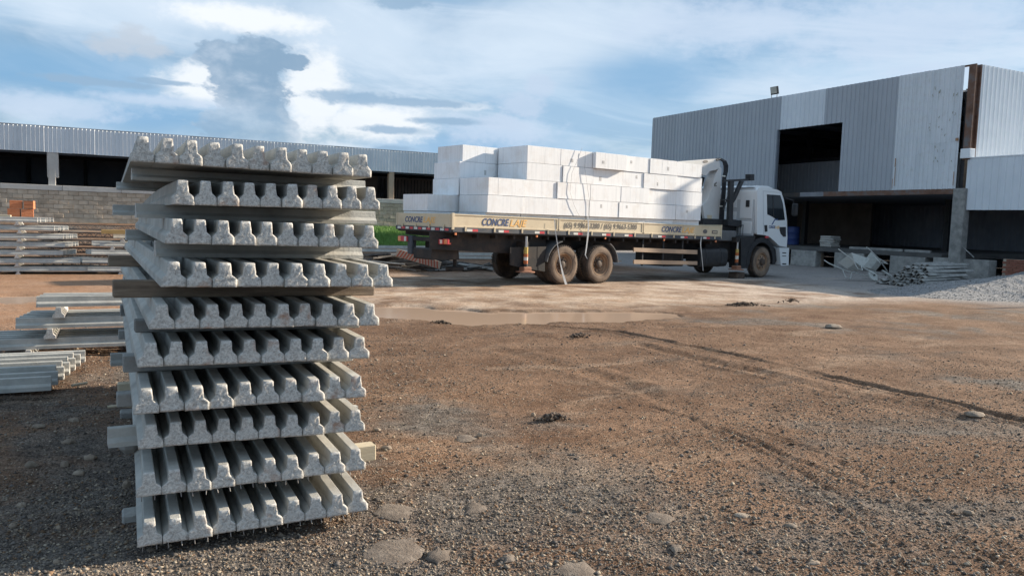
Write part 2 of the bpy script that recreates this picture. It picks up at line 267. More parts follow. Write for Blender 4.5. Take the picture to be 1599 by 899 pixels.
# ------------------------------------------------------------------ mesh helpers
class MB:
    """collects shapes; build() links them as ONE mesh object"""
    def __init__(s): s.v = []; s.f = []; s.mi = []
    def add(s, verts, faces, mi=0):
        o = len(s.v); s.v.extend([tuple(p) for p in verts])
        for f in faces: s.f.append([i+o for i in f]); s.mi.append(mi)
        return s
    def box(s, c, d, rot=None, ch=0.0, mi=0):
        hx, hy, hz = d[0]/2, d[1]/2, d[2]/2
        if ch <= 0:
            vs = [Vector((x*hx, y*hy, z*hz)) for x in (-1, 1) for y in (-1, 1) for z in (-1, 1)]
            fs = [(0, 1, 3, 2), (4, 6, 7, 5), (0, 4, 5, 1), (2, 3, 7, 6), (0, 2, 6, 4), (1, 5, 7, 3)]
        else:
            ch = min(ch, hx*.9, hy*.9, hz*.9); vs = []; idx = {}
            for x in (-1, 1):
                for y in (-1, 1):
                    for z in (-1, 1):
                        for a in range(3):
                            p = [x*hx, y*hy, z*hz]
                            for b in range(3):
                                if b != a: p[b] -= (x, y, z)[b]*ch
                            idx[(x, y, z, a)] = len(vs); vs.append(Vector(p))
            fs = []
            for a in range(3):
                b, c2 = (a+1) % 3, (a+2) % 3
                for sg in (-1, 1):
                    q = []
                    for (p1, p2) in ((-1, -1), (1, -1), (1, 1), (-1, 1)):
                        k = [0, 0, 0]; k[a] = sg; k[b] = p1; k[c2] = p2; q.append(idx[(*k, a)])
                    fs.append(q if sg > 0 else q[::-1])
            for a in range(3):                       # edges along a
                b, c2 = (a+1) % 3, (a+2) % 3
                for p1 in (-1, 1):
                    for p2 in (-1, 1):
                        k0 = [0, 0, 0]; k1 = [0, 0, 0]; k0[a] = -1; k1[a] = 1; k0[b] = k1[b] = p1; k0[c2] = k1[c2] = p2
                        q = [idx[(*k0, b)], idx[(*k1, b)], idx[(*k1, c2)], idx[(*k0, c2)]]
                        fs.append(q if p1*p2 < 0 else q[::-1])
            for x in (-1, 1):
                for y in (-1, 1):
                    for z in (-1, 1):
                        q = [idx[(x, y, z, a)] for a in range(3)]
                        fs.append(q if x*y*z > 0 else q[::-1])
        if rot is not None:
            mt = rot if isinstance(rot, Matrix) else Euler(rot).to_matrix()
            vs = [mt @ p for p in vs]
        cv = Vector(c); return s.add([p+cv for p in vs], fs, mi)
    def prism(s, prof, a, b, axis=1, mi=0, capmi=None):
        """prof: 2-D outline, swept along axis from a to b (axis 0: (y,z), 1: (x,z), 2: (x,y))"""
        n = len(prof)
        def P(p, t): return (t, p[0], p[1]) if axis == 0 else ((p[0], t, p[1]) if axis == 1 else (p[0], p[1], t))
        vs = [P(p, a) for p in prof]+[P(p, b) for p in prof]
        s.add(vs, [(i, (i+1) % n, n+(i+1) % n, n+i) for i in range(n)], mi)
        cm = mi if capmi is None else capmi
        s.add([P(p, a) for p in prof], [list(range(n))[::-1]], cm); s.add([P(p, b) for p in prof], [list(range(n))], cm)
        return s
    def tube(s, pts, r, n=8, mi=0, cap=True):
        pts = [Vector(p) for p in pts]; rs = r if isinstance(r, (list, tuple)) else [r]*len(pts)
        rings = []; up = None
        for i, p in enumerate(pts):
            t = (pts[min(i+1, len(pts)-1)]-pts[max(i-1, 0)]).normalized()
            if up is None: up = t.orthogonal().normalized()
            up = (up-t*up.dot(t)).normalized(); sd_ = t.cross(up)
            rings.append([p+(up*math.cos(2*math.pi*k/n)+sd_*math.sin(2*math.pi*k/n))*rs[i] for k in range(n)])
        vs = [q for rg in rings for q in rg]
        fs = [(i*n+k, i*n+(k+1) % n, (i+1)*n+(k+1) % n, (i+1)*n+k) for i in range(len(pts)-1) for k in range(n)]
        if cap: fs += [list(range(n))[::-1], [(len(pts)-1)*n+k for k in range(n)]]
        return s.add(vs, fs, mi)
    def lathe(s, prof, n=32, c=(0, 0, 0), axis=1, mi=0, cap0=True, cap1=True):
        """prof: (radius, along) pairs round an axis through c"""
        vs = []
        for (r, t) in prof:
            for k in range(n):
                a = 2*math.pi*k/n; x, z = r*math.cos(a), r*math.sin(a)
                p = (x, t, z) if axis == 1 else ((t, x, z) if axis == 0 else (x, z, t))
                vs.append((p[0]+c[0], p[1]+c[1], p[2]+c[2]))
        m_ = len(prof)
        fs = [(i*n+k, i*n+(k+1) % n, (i+1)*n+(k+1) % n, (i+1)*n+k) for i in range(m_-1) for k in range(n)]
        if cap0: fs.append(list(range(n))[::-1])
        if cap1: fs.append([(m_-1)*n+k for k in range(n)])
        return s.add(vs, fs, mi)
    def mesh(s, name, mats, smooth=None):
        me = bpy.data.meshes.new(name); me.from_pydata(s.v, [], s.f)
        for mt in (mats if isinstance(mats, (list, tuple)) else [mats]): me.materials.append(mt)
        me.polygons.foreach_set('material_index', s.mi)
        me.validate(); 
        import bmesh
        bm = bmesh.new(); bm.from_mesh(me); bmesh.ops.recalc_face_normals(bm, faces=bm.faces); bm.to_mesh(me); bm.free()
        if smooth is not None:
            me.polygons.foreach_set('use_smooth', [True]*len(me.polygons))
            try: me.set_sharp_from_angle(angle=R(smooth))
            except Exception: pass
        me.update(); return me
    def build(s, name, mats, parent=None, smooth=None, loc=None, rot=None):
        return link(name, s.mesh(name, mats, smooth), parent, loc, rot)
def link(name, me, parent=None, loc=None, rot=None):
    o = bpy.data.objects.new(name, me); C.objects.link(o)
    if parent is not None: o.parent = parent
    if loc is not None: o.location = loc
    if rot is not None: o.rotation_euler = rot
    return o
def tag(o, label=None, cat=None, group=None, kind=None):
    if label: o['label'] = label
    if cat: o['category'] = cat
    if group: o['group'] = group
    if kind: o['kind'] = kind
    return o
def empty(name, loc=(0, 0, 0), rz=0.0):
    o = bpy.data.objects.new(name, None); C.objects.link(o); o.location = loc; o.rotation_euler = (0, 0, rz); o.empty_display_size = 0.2
    return o
ORD = ['first', 'second', 'third', 'fourth', 'fifth', 'sixth', 'seventh', 'eighth', 'ninth', 'tenth', 'eleventh', 'twelfth']

# ------------------------------------------------------------------ ground
def _hash(ix, iy, seed):
    h = (ix.astype(np.int64)*374761393 + iy.astype(np.int64)*668265263 + seed*1442695041) & 0xffffffff
    h = ((h ^ (h >> 13))*1274126177) & 0xffffffff
    return ((h ^ (h >> 16)) & 0xffff)/65535.0
def vnoise(x, y, seed=0):
    ix, iy = np.floor(x), np.floor(y); fx, fy = x-ix, y-iy
    fx = fx*fx*(3-2*fx); fy = fy*fy*(3-2*fy)
    a, b = _hash(ix, iy, seed), _hash(ix+1, iy, seed); c, d = _hash(ix, iy+1, seed), _hash(ix+1, iy+1, seed)
    return (a*(1-fx)+b*fx)*(1-fy)+(c*(1-fx)+d*fx)*fy
def fbm(x, y, seed=0, octv=4):
    r = 0; amp = 0.5; t = 0
    for o in range(octv):
        r = r+amp*vnoise(x, y, seed+o*7); t += amp; x = x*2.03+11.3; y = y*2.03+5.7; amp *= 0.5
    return r/t
def sstep(a, b, x):
    t = np.clip((x-a)/(b-a), 0, 1); return t*t*(3-2*t)
def seg_dist(x, y, pts):
    x, y = x+(fbm(x*1.7, y*1.7, 101, 3)-0.5)*0.22, y+(fbm(x*1.7+9, y*1.7, 103, 3)-0.5)*0.22
    best = np.full(np.shape(x), 1e9); along = np.zeros(np.shape(x)); acc = 0
    for (x0, y0), (x1, y1) in zip(pts[:-1], pts[1:]):
        L = math.hypot(x1-x0, y1-y0); t = np.clip(((x-x0)*(x1-x0)+(y-y0)*(y1-y0))/(L*L), 0, 1)
        d = np.hypot(x-(x0+t*(x1-x0)), y-(y0+t*(y1-y0))); mk = d < best
        best = np.where(mk, d, best); along = np.where(mk, acc+t*L, along); acc += L
    return best, along
g2 = lambda px, py: tuple(G(px, py)[:2])
TRACKS = [([g2(800, 506), g2(960, 520), g2(1100, 545), g2(1230, 572), g2(1380, 603), g2(1490, 630), g2(1599, 655), g2(1800, 700)], 0.055, 0.026),
          ([g2(1000, 540), g2(1160, 575), g2(1300, 606), g2(1420, 628), g2(1560, 668)], 0.10, 0.018),
          ([g2(1010, 630), g2(1140, 668), g2(1240, 712), g2(1340, 757), g2(1430, 800), g2(1540, 862), g2(1620, 910)], 0.024, 0.009),
          ([g2(1060, 634), g2(1200, 675), g2(1300, 715), g2(1400, 760), g2(1500, 812), g2(1599, 865)], 0.020, 0.008),
          ([g2(1080, 650), g2(1200, 705), g2(1310, 775), g2(1400, 840), g2(1480, 899), g2(1530, 940)], 0.024, 0.008),
          ([g2(1180, 720), g2(1290, 780), g2(1390, 850), g2(1450, 900)], 0.020, 0.007),
          ([g2(780, 545), g2(860, 566), g2(960, 590), g2(1060, 626)], 0.12, 0.014)]
PUD = [(g2(600, 483), 0.9, 0.55), (g2(680, 489), 1.15, 0.75), (g2(770, 494), 1.3, 0.95), (g2(870, 494), 1.35, 0.85), (g2(960, 492), 1.2, 0.7), (g2(520, 482), 1.6, 0.5), ((-2.4, 15.9), 2.2, 0.55)]
def puddle_field(x, y):
    f = np.full(np.shape(x), -9.0)
    for (c, rx, ry) in PUD:
        f = np.maximum(f, 1-np.hypot((x-c[0])/rx, (y-c[1])/ry))
    return f + (fbm(x*1.4, y*1.4, 31, 4)-0.5)*0.9
def height(x, y, fine=True):
    x = np.asarray(x, float); y = np.asarray(y, float)
    near = 1-sstep(12, 22, np.hypot(x, y))
    h = (fbm(x*0.35, y*0.35, 1, 4)-0.5)*0.07*(0.35+0.65*near)
    h = h*(1-0.85*np.exp(-(((x-0.6)/1.6)**2+((y-5.2)/2.4)**2)))
    h += (fbm(x*2.2, y*2.2, 5, 4)-0.5)*0.030*(0.3+0.7*near)
    if fine: h += (fbm(x*11, y*11, 9, 3)-0.5)*0.014*near + (vnoise(x*45, y*45, 17)-0.5)*0.008*near
    for pts, w, dep in TRACKS:
        d, al = seg_dist(x, y, pts)
        wob = np.clip(2.4*fbm(al*1.1, d*0+3, 41, 3)-0.55, 0.05, 1.3)
        h += -dep*wob*np.exp(-(d/w)**2)*(1+0.35*np.sign(np.sin(al*2*math.pi/0.11))) + dep*0.75*wob*np.exp(-((d-2.0*w)/(0.7*w))**2)
    pf = puddle_field(x, y)
    h = h*(1-0.9*sstep(-0.3, 0.1, pf)) - 0.065*sstep(-0.12, 0.18, pf)
    h += 0.93*sstep(28.5, 41.0, y + 0.8*(fbm(x*0.5, y*0.5, 77, 2)-0.5))*(1-sstep(20, 25, x))
    h -= 0.004
    return h
def axis_coords(lo, a, b, hi, step, grow):
    c = list(np.arange(a, b, step)); s_ = step; v = c[-1]
    while v < hi: s_ = min(s_*grow, 60); v += s_; c.append(v)
    s_ = step; v = a; l = []
    while v > lo: s_ = min(s_*grow, 60); v -= s_; l.append(v)
    return np.array(l[::-1]+c)
gx = axis_coords(-700, -1.2, 9.0, 700, 0.030, 1.035); gy = axis_coords(-60, 1.9, 9.5, 900, 0.028, 1.03)
XX, YY = np.meshgrid(gx, gy); HH = height(XX, YY)
nx_, ny_ = len(gx), len(gy)
gverts = np.stack([XX.ravel(), YY.ravel(), HH.ravel()], 1)
ii = np.arange(nx_*ny_).reshape(ny_, nx_)
gq = np.stack([ii[:-1, :-1].ravel(), ii[:-1, 1:].ravel(), ii[1:, 1:].ravel(), ii[1:, :-1].ravel()], 1)
def fast_mesh(name, verts, quads):
    me = bpy.data.meshes.new(name); k = quads.shape[1]
    me.vertices.add(len(verts)); me.vertices.foreach_set('co', verts.astype(np.float32).ravel())
    me.loops.add(quads.size); me.loops.foreach_set('vertex_index', quads.astype(np.int32).ravel())
    me.polygons.add(len(quads)); me.polygons.foreach_set('loop_start', np.arange(0, quads.size, k, dtype=np.int32))
    me.polygons.foreach_set('loop_total', np.full(len(quads), k, dtype=np.int32))
    me.update(calc_edges=True); me.validate(); return me
gme = fast_mesh('ground', gverts, gq); gme.polygons.foreach_set('use_smooth', [True]*len(gme.polygons))

def ground_material():
    mt = bpy.data.materials.new('yard_dirt'); mt.use_nodes = True
    N, L = mt.node_tree.nodes, mt.node_tree.links; b = N['Principled BSDF']; b.inputs['Roughness'].default_value = 0.95; b.inputs['Specular IOR Level'].default_value = 0.15
    geo = N.new('ShaderNodeNewGeometry'); P = geo.outputs['Position']
    sp = N.new('ShaderNodeSeparateXYZ'); L.new(P, sp.inputs[0])
    def nz(scale, det=5, rough=0.6, dist=0.0):
        n = N.new('ShaderNodeTexNoise'); n.inputs['Scale'].default_value = scale; n.inputs['Detail'].default_value = det; n.inputs['Roughness'].default_value = rough; n.inputs['Distortion'].default_value = dist; L.new(P, n.inputs['Vector']); return n.outputs[0]
    def mth(op, a, b_=None):
        n = N.new('ShaderNodeMath'); n.operation = op
        for i, v in enumerate((a, b_)):
            if v is None: continue
            if isinstance(v, (int, float)): n.inputs[i].default_value = v
            else: L.new(v, n.inputs[i])
        return n.outputs[0]
    def ss(f, a, c, o=1.0):
        n = N.new('ShaderNodeMapRange'); n.interpolation_type = 'SMOOTHSTEP'; L.new(f, n.inputs[0]); n.inputs[1].default_value = a; n.inputs[2].default_value = c; n.inputs[4].default_value = o; return n.outputs[0]
    def mix(f, a, c):
        n = N.new('ShaderNodeMix'); n.data_type = 'RGBA'
        if isinstance(f, float): n.inputs[0].default_value = f
        else: L.new(f, n.inputs[0])
        for i, v in ((6, a), (7, c)):
            if isinstance(v, tuple): n.inputs[i].default_value = (*v, 1)
            else: L.new(v, n.inputs[i])
        return n.outputs[2]
    X_, Y_, Z_ = sp.outputs
    col = mix(ss(nz(1.1, 6, 0.65), 0.35, 0.65), (0.132, 0.074, 0.044), (0.215, 0.131, 0.083))
    # gravelly grey areas: near the stack and the camera, and to the right
    gf = mth('ADD', nz(0.55, 5, 0.6, 0.6), mth('MULTIPLY', ss(Y_, 6.5, 3.2), 0.16))
    gf = mth('ADD', gf, mth('MULTIPLY', ss(X_, 2.4, 0.2), 0.07))
    gf = mth('SUBTRACT', gf, mth('MULTIPLY', ss(X_, 1.9, 3.6), 0.14))
    gf = mth('ADD', gf, mth('MULTIPLY', mth('MULTIPLY', ss(X_, 6.5, 10.0), ss(Y_, 14.0, 10.5)), 0.16))
    gfac = ss(gf, 0.50, 0.68)
    grav = mix(ss(nz(7, 5), 0.35, 0.65), (0.092, 0.077, 0.066), (0.175, 0.150, 0.128))
    col = mix(gfac, col, grav)
    # patches of dark turned-up mud and of dry pale dust, drawn out along the wheel tracks
    mp = N.new('ShaderNodeMapping'); mp.inputs['Rotation'].default_value = (0, 0, math.radians(38)); mp.inputs['Scale'].default_value = (0.55, 1.7, 1.0); L.new(P, mp.inputs[0])
    def pz(scale, off):
        n = N.new('ShaderNodeTexNoise'); n.inputs['Scale'].default_value = scale; n.inputs['Detail'].default_value = 7; n.inputs['Roughness'].default_value = 0.68; n.inputs['Distortion'].default_value = 0.5
        a_ = N.new('ShaderNodeVectorMath'); a_.operation = 'ADD'; a_.inputs[1].default_value = (off, off*1.7, 0); L.new(mp.outputs[0], a_.inputs[0]); L.new(a_.outputs[0], n.inputs['Vector']); return n.outputs[0]
    col = mix(mth('MULTIPLY', ss(pz(0.9, 3.0), 0.53, 0.68), 0.62), col, (0.070, 0.055, 0.046))
    col = mix(mth('MULTIPLY', ss(pz(0.8, 19.0), 0.53, 0.70), 0.55), col, (0.33, 0.235, 0.165))
    # pale dusty lane in front of the truck
    lane = mth('MULTIPLY', ss(Y_, 11.2, 13.2), ss(Y_, 23.5, 18.5))
    lane = mth('MULTIPLY', lane, ss(nz(0.7, 6, 0.65, 0.4), 0.30, 0.60))
    sand = mix(ss(nz(1.6, 6, 0.65), 0.35, 0.65), (0.40, 0.27, 0.18), (0.55, 0.44, 0.345))
    sand = mix(ss(X_, 9.0, 17.0), sand, (0.53, 0.445, 0.375))
    col = mix(mth('MULTIPLY', lane, 0.9), col, sand)
    ochre = mth('MULTIPLY', ss(X_, 2.6, 0.0), mth('MULTIPLY', ss(Y_, 10.5, 12.5), ss(Y_, 24.0, 20.0)))
    col = mix(mth('MULTIPLY', ochre, 0.75), col, (0.30, 0.158, 0.085))
    # grey crushed stone by the open building
    gz = mth('MULTIPLY', ss(mth('ADD', X_, mth('MULTIPLY', nz(0.6, 5), 3.0)), 18.0, 20.5), ss(Y_, 9.0, 12.0))
    col = mix(mth('MULTIPLY', gz, 0.85), col, (0.27, 0.255, 0.245))
    # fine speckle of stones pressed into the dirt
    def vor(scale):
        v = N.new('ShaderNodeTexVoronoi'); v.inputs['Scale'].default_value = scale; L.new(P, v.inputs['Vector']); return v
    v1, v2 = vor(70), vor(150)
    s1 = N.new('ShaderNodeSeparateColor'); L.new(v1.outputs['Color'], s1.inputs[0])
    s2 = N.new('ShaderNodeSeparateColor'); L.new(v2.outputs['Color'], s2.inputs[0])
    hv = N.new('ShaderNodeHueSaturation'); L.new(col, hv.inputs['Color'])
    L.new(mth('ADD', 0.28, mth('ADD', mth('MULTIPLY', s1.outputs[0], 0.85), mth('MULTIPLY', s2.outputs[0], 0.70))), hv.inputs['Value'])
    col = hv.outputs[0]
    pale = mth('MULTIPLY', ss(s1.outputs[1], 0.90, 0.94), ss(v1.outputs['Distance'], 0.5, 0.3))
    col = mix(mth('MULTIPLY', pale, 0.7), col, (0.36, 0.29, 0.225))
    # wet dark edges of the ruts and the puddle
    wat = N.new('ShaderNodeAttribute'); wat.attribute_name = 'wet'; wet = wat.outputs['Fac']
    dk = N.new('ShaderNodeHueSaturation'); dk.inputs['Value'].default_value = 0.30; L.new(col, dk.inputs['Color'])
    col = mix(mth('MULTIPLY', wet, 0.85), col, dk.outputs[0])
    L.new(col, b.inputs['Base Color'])
    hsum = mth('ADD', mth('MULTIPLY', v1.outputs['Distance'], -0.6), mth('ADD', mth('MULTIPLY', v2.outputs['Distance'], -0.35), nz(30, 7, 0.7)))
    bp = N.new('ShaderNodeBump'); bp.inputs['Strength'].default_value = 0.8; bp.inputs['Distance'].default_value = 0.016; L.new(hsum, bp.inputs['Height'])
    L.new(bp.outputs[0], b.inputs['Normal'])
    return mt
wetv = np.zeros(XX.shape)
for ti_, (pts, w, dep) in enumerate(TRACKS):
    d_, al_ = seg_dist(XX, YY, pts)
    wetv = np.maximum(wetv, (0.9, 0.45, 0.55, 0.55, 0.5, 0.5, 0.35)[ti_]*np.exp(-(d_/(w*0.9))**2)*np.clip(fbm(al_*1.2, d_*4, 43, 3)*2.2-0.45, 0, 1))
pfv = puddle_field(XX, YY)
wetv = np.maximum(wetv, 0.9*np.exp(-((pfv+0.06)/0.10)**2)*np.clip(fbm(XX*0.8, YY*0.8, 47, 3)*2.4-0.6, 0, 1))
wa = gme.color_attributes.new('wet', 'FLOAT_COLOR', 'POINT'); wa.data.foreach_set('color', np.repeat(wetv.ravel()[:, None], 4, 1).astype(np.float32).ravel())
gme.materials.append(ground_material())
ground = link('ground', gme); tag(ground, 'red brown dirt yard with gravel and tyre ruts', None, None, 'structure')

# muddy puddle: a flat sheet that the ground dips under
pm = bpy.data.materials.new('muddy_water'); pm.use_nodes = True
pb = pm.node_tree.nodes['Principled BSDF']; pb.inputs['Base Color'].default_value = (0.50, 0.355, 0.255, 1); pb.inputs['Roughness'].default_value = 0.09
pb.inputs['IOR'].default_value = 1.33
_n = pm.node_tree.nodes.new('ShaderNodeTexNoise'); _n.inputs['Scale'].default_value = 3.0; _n.inputs['Detail'].default_value = 3
_b = pm.node_tree.nodes.new('ShaderNodeBump'); _b.inputs['Strength'].default_value = 0.03; _b.inputs['Distance'].default_value = 0.01
pm.node_tree.links.new(_n.outputs[0], _b.inputs['Height']); pm.node_tree.links.new(_b.outputs[0], pb.inputs['Normal'])
def puddle(name, x0, x1, y0, y1, z, label):
    # only the cells over the dip, so the sheet ends where the ground meets it
    xs = np.arange(x0, x1, 0.1); ys = np.arange(y0, y1, 0.1); mb = MB(); vid = {}
    A, B = np.meshgrid(xs+0.05, ys+0.05); keep = puddle_field(A, B) > -0.25
    vs, fs = [], []
    for j in range(len(ys)):
        for i in range(len(xs)):
            if not keep[j, i]: continue
            q = []
            for (a, b) in ((i, j), (i+1, j), (i+1, j+1), (i, j+1)):
                if (a, b) not in vid: vid[(a, b)] = len(vs); vs.append((x0+a*0.1, y0+b*0.1, z))
                q.append(vid[(a, b)])
            fs.append(q)
    mb.add(vs, fs); return tag(mb.build(name, pm), label, None, None, 'structure')
puddle('puddle', 2.0, 10.5, 9.0, 14.6, -0.030, 'shallow brown muddy puddle in front of the truck')
puddle('puddle', -6.0, 0.6, 14.8, 17.0, -0.030, 'thin muddy puddle beyond the beams on the left')

# loose gravel: stones nobody could count
def stone_mesh_arrays(pos, size, rot, squash):
    base = np.array([[1, 0, 0], [-1, 0, 0], [0, 1, 0], [0, -1, 0], [0, 0, 1], [0, 0, -1]], float)
    tri = np.array([[0, 2, 4], [2, 1, 4], [1, 3, 4], [3, 0, 4], [2, 0, 5], [1, 2, 5], [3, 1, 5], [0, 3, 5]])
    n = len(pos); v = np.repeat(base[None], n, 0)*(0.7+0.6*rng.random((n, 6, 1)))
    v += (rng.random((n, 6, 3))-0.5)*0.5
    v *= np.stack([size, size*(0.6+0.5*rng.random(n)), size*squash], 1)[:, None, :]
    c, s_ = np.cos(rot), np.sin(rot); vx = v[..., 0]*c[:, None]-v[..., 1]*s_[:, None]; vy = v[..., 0]*s_[:, None]+v[..., 1]*c[:, None]
    v = np.stack([vx, vy, v[..., 2]], -1)+pos[:, None, :]
    t = (tri[None]+(np.arange(n)*6)[:, None, None]).reshape(-1, 3)
    return v.reshape(-1, 3), t
def gravel_mat(name):
    mt = bpy.data.materials.new(name); mt.use_nodes = True; N, L = mt.node_tree.nodes, mt.node_tree.links
    a = N.new('ShaderNodeAttribute'); a.attribute_name = 'tint'; b = N['Principled BSDF']; b.inputs['Roughness'].default_value = 0.9; b.inputs['Specular IOR Level'].default_value = 0.2
    L.new(a.outputs['Color'], b.inputs['Base Color']); return mt
GRAV = gravel_mat('gravel')
def gravel(name, n, fn, label, palette):
    pos, size, squash = fn(n); n = len(pos); rot = rng.random(n)*6.28
    v, t = stone_mesh_arrays(pos, size, rot, squash)
    me = fast_mesh(name, v, t); pal = np.array(palette); k = rng.integers(0, len(pal), n)
    colr = pal[k]*(0.7+0.6*rng.random((n, 1))); at = me.color_attributes.new('tint', 'FLOAT_COLOR', 'POINT')
    full = np.ones((n, 6, 4)); full[..., :3] = colr[:, None, :]; at.data.foreach_set('color', full.astype(np.float32).ravel())
    me.materials.append(GRAV); return tag(link(name, me), label, None, None, 'stuff')
def scatter_near(n):
    # wedge round the view, thinning with distance
    r = np.exp(rng.uniform(math.log(2.0), math.log(13.0), n)); a = R(27)+rng.uniform(-R(42), R(42), n)
    x, y = r*np.sin(a), r*np.cos(a)
    dens = fbm(x*0.55+3, y*0.55, 61, 4)+0.22*sstep(6.5, 3.0, y)+0.10*sstep(2.4, 0.2, x)-0.06*sstep(1.9, 3.6, x)
    keep = rng.random(n) < np.clip((dens-0.36)*3.2, 0.22, 1.0); keep &= puddle_field(x, y) < -0.2
    x, y, r = x[keep], y[keep], r[keep]
    s_ = np.exp(rng.normal(math.log(0.0050), 0.45, len(x))); s_ = np.clip(s_, 0.0025, 0.022)
    return np.stack([x, y, height(x, y)+s_*0.15], 1), s_, 0.45+0.4*rng.random(len(x))
gravel('gravel', 260000, scatter_near, 'loose gravel scattered over the dirt yard',
       [(0.15, 0.13, 0.115), (0.12, 0.108, 0.10), (0.21, 0.175, 0.14), (0.27, 0.215, 0.16), (0.075, 0.066, 0.06), (0.18, 0.115, 0.072), (0.34, 0.285, 0.22)])

# ------------------------------------------------------------------ long shed behind and its block wall
def rib_profile(w, pitch, depth, top, flank):
    """trapezoidal sheet outline across w, ribs standing out by depth"""
    n = max(1, round(w/pitch)); p = w/n; pts = []
    for i in range(n):
        o = i*p; a = (p-top-2*flank)/2
        pts += [(o, 0), (o+a, 0), (o+a+flank, depth), (o+a+flank+top, depth), (o+a+2*flank+top, 0)]
    pts.append((w, 0)); return pts
_sheet_cache = {}
def sheet(name, parent, w, z0, z1, mat, origin, along, out, pitch=0.25, depth=0.03, top=0.03, flank=0.03, thick=0.004):
    """a ribbed sheet from origin along the unit vector 'along', ribs towards 'out'"""
    pr = rib_profile(w, pitch, depth, top, flank); a, o = Vector(along), Vector(out); vs = []; n = len(pr)
    for (t, d) in pr:
        p = a*t+o*d
        vs += [(p.x, p.y, z0), (p.x, p.y, z1)]
    for (t, d) in pr:
        p = a*t+o*(d-thick)
        vs += [(p.x, p.y, z0), (p.x, p.y, z1)]
    fs = [(2*i, 2*i+2, 2*i+3, 2*i+1) for i in range(n-1)]+[(2*n+2*i, 2*n+2*i+1, 2*n+2*i+3, 2*n+2*i+2) for i in range(n-1)]
    fs += [(2*i, 2*n+2*i, 2*n+2*i+2, 2*i+2) for i in range(n-1)]+[(2*i+1, 2*i+3, 2*n+2*i+3, 2*n+2*i+1) for i in range(n-1)]
    fs += [(0, 1, 2*n+1, 2*n), (2*n-2, 4*n-2, 4*n-1, 2*n-1)]
    mb = MB(); mb.add(vs, fs)
    return mb.build(name, mat, parent, loc=origin)

HY = 42.0
shed = empty('long_shed', (0, HY, 0.9)); tag(shed, 'long open shed with ribbed metal fascia behind the block wall', 'shed')
def L_(p): return (p[0], p[1]-HY, p[2]-0.9)         # world -> shed coordinates
xs = -12.0; first = None; k = 0
while xs < 26:
    w = 1.02
    if first is None:
        first = sheet('cladding_sheet', shed, w, 4.10-0.9, 5.25-0.9, M_GALV, (xs, 0.0, 0), (1, 0, 0), (0, -1, 0), 0.17, 0.026, 0.022, 0.02)
    else:
        link('cladding_sheet', first.data, shed, (xs, 0.006*(k % 2), random.uniform(-.012, .012)))
    xs += w; k += 1
MB().box((7, 1.0, 4.375), (38.4, 2.0, 0.03)).build('roof_edge', M_GALV, shed)
MB().box((7, 0.12, 3.18), (38, 0.12, 0.16)).build('fascia_beam', M_STEELDK, shed)
MB().box((7, 9.0, 4.2), (38, 14, 0.06)).build('roof', M_DARKIN, shed)
MB().box((7, 15.5, 1.9), (38, 0.2, 4.6)).build('back_wall', M_DARKIN, shed)
for sx in (-12, 26): MB().box((sx, 8, 1.9), (0.2, 15, 4.6)).build('end_wall', M_DARKIN, shed)
for i, px in enumerate((81, 612)):
    p = PY(px, 270, HY)
    mb = MB().box((p[0], 0.17, 1.65), (0.30, 0.30, 3.1), ch=0.02)
    if i == 0: mb.box((p[0]+0.04, 0.19, 2.62), (0.46, 0.32, 1.15), ch=0.02)
    mb.build('post', M_CAP if i == 0 else material('tan_post', [(0.38, 0.28, 0.20), (0.46, 0.35, 0.26)], 0.85, 3, 5, 0.2, 30), shed)
for x in (-8.6, 3.0, 8.5, 20.5): MB().box((x, 0.4, 1.65), (0.30, 0.30, 3.1), ch=0.02).build('post', M_CAP, shed)
for yy in (3.0, 6.5, 10.0): MB().box((7, yy, 3.55), (38, 0.10, 0.18)).build('purlin', M_STEELDK, shed)
for x in np.arange(-11, 26, 3.1): MB().box((x, 15.2, 1.9), (0.18, 0.18, 4.6)).build('inner_post', M_STEELDK, shed)
MB().box((7, 12.0, 1.75), (38, 0.08, 0.10)).build('inner_rail', M_STEELDK, shed)
# lighter inner partition with a dark doorway, seen right of the stack
MB().box((13.0, 6.0, 1.6), (3.2, 0.15, 3.2)).box((17.9, 6.0, 1.6), (4.2, 0.15, 3.2)).build('inner_partition', material('partition_plaster', [(0.20, 0.165, 0.14), (0.26, 0.215, 0.185)], 0.9, 2, 5), shed)
MB().box((13.2, 5.85, 1.55), (1.3, 0.06, 1.2)).build('dark_window', M_DARKIN, shed)
for x in np.arange(14.8, 19.6, 0.22): MB().box((x, 5.8, 1.75), (0.035, 0.035, 2.7)).build('grille_bar', M_STEELDK, shed)

bw = empty('block_wall', (0, HY, 0.9)); tag(bw, 'low concrete block wall with pale capping in front of the long shed', 'wall')
WT, WB = 2.60, 0.80
capb = 2.60-0.24
MB().box((7, 0.0, (capb+WB)/2-0.9), (38, 0.15, capb-WB)).build('mortar_core', M_MORTAR, bw)
blk_meshes = []
for v in range(6):
    mb = MB(); mb.box((0, 0, 0), (0.392, 0.19, 0.196), ch=0.006+0.002*v)
    me = mb.mesh('block', M_BLOCK); 
    for vt in me.vertices: vt.co += Vector((random.uniform(-.003, .003), random.uniform(-.003, .003), random.uniform(-.003, .003)))
    blk_meshes.append(me)
rest = MB()
nrow = 8
for r in range(nrow):
    z = capb-0.105-r*0.207
    off = 0.2 if r % 2 else 0.0
    for x in np.arange(-11.8+off, 25.8, 0.402):
        dy_ = random.uniform(-.008, .008)
        seen = (-5.2 < x < 3.4 and z > 1.05) or (12.5 < x < 15.5)
        if seen: link('block', random.choice(blk_meshes), bw, (x, -0.005+dy_, z-0.9))
        else: rest.box((x, -0.005+dy_, z-0.9), (0.392, 0.19, 0.196))
tag(rest.build('block_courses', M_BLOCK, bw), kind='stuff')
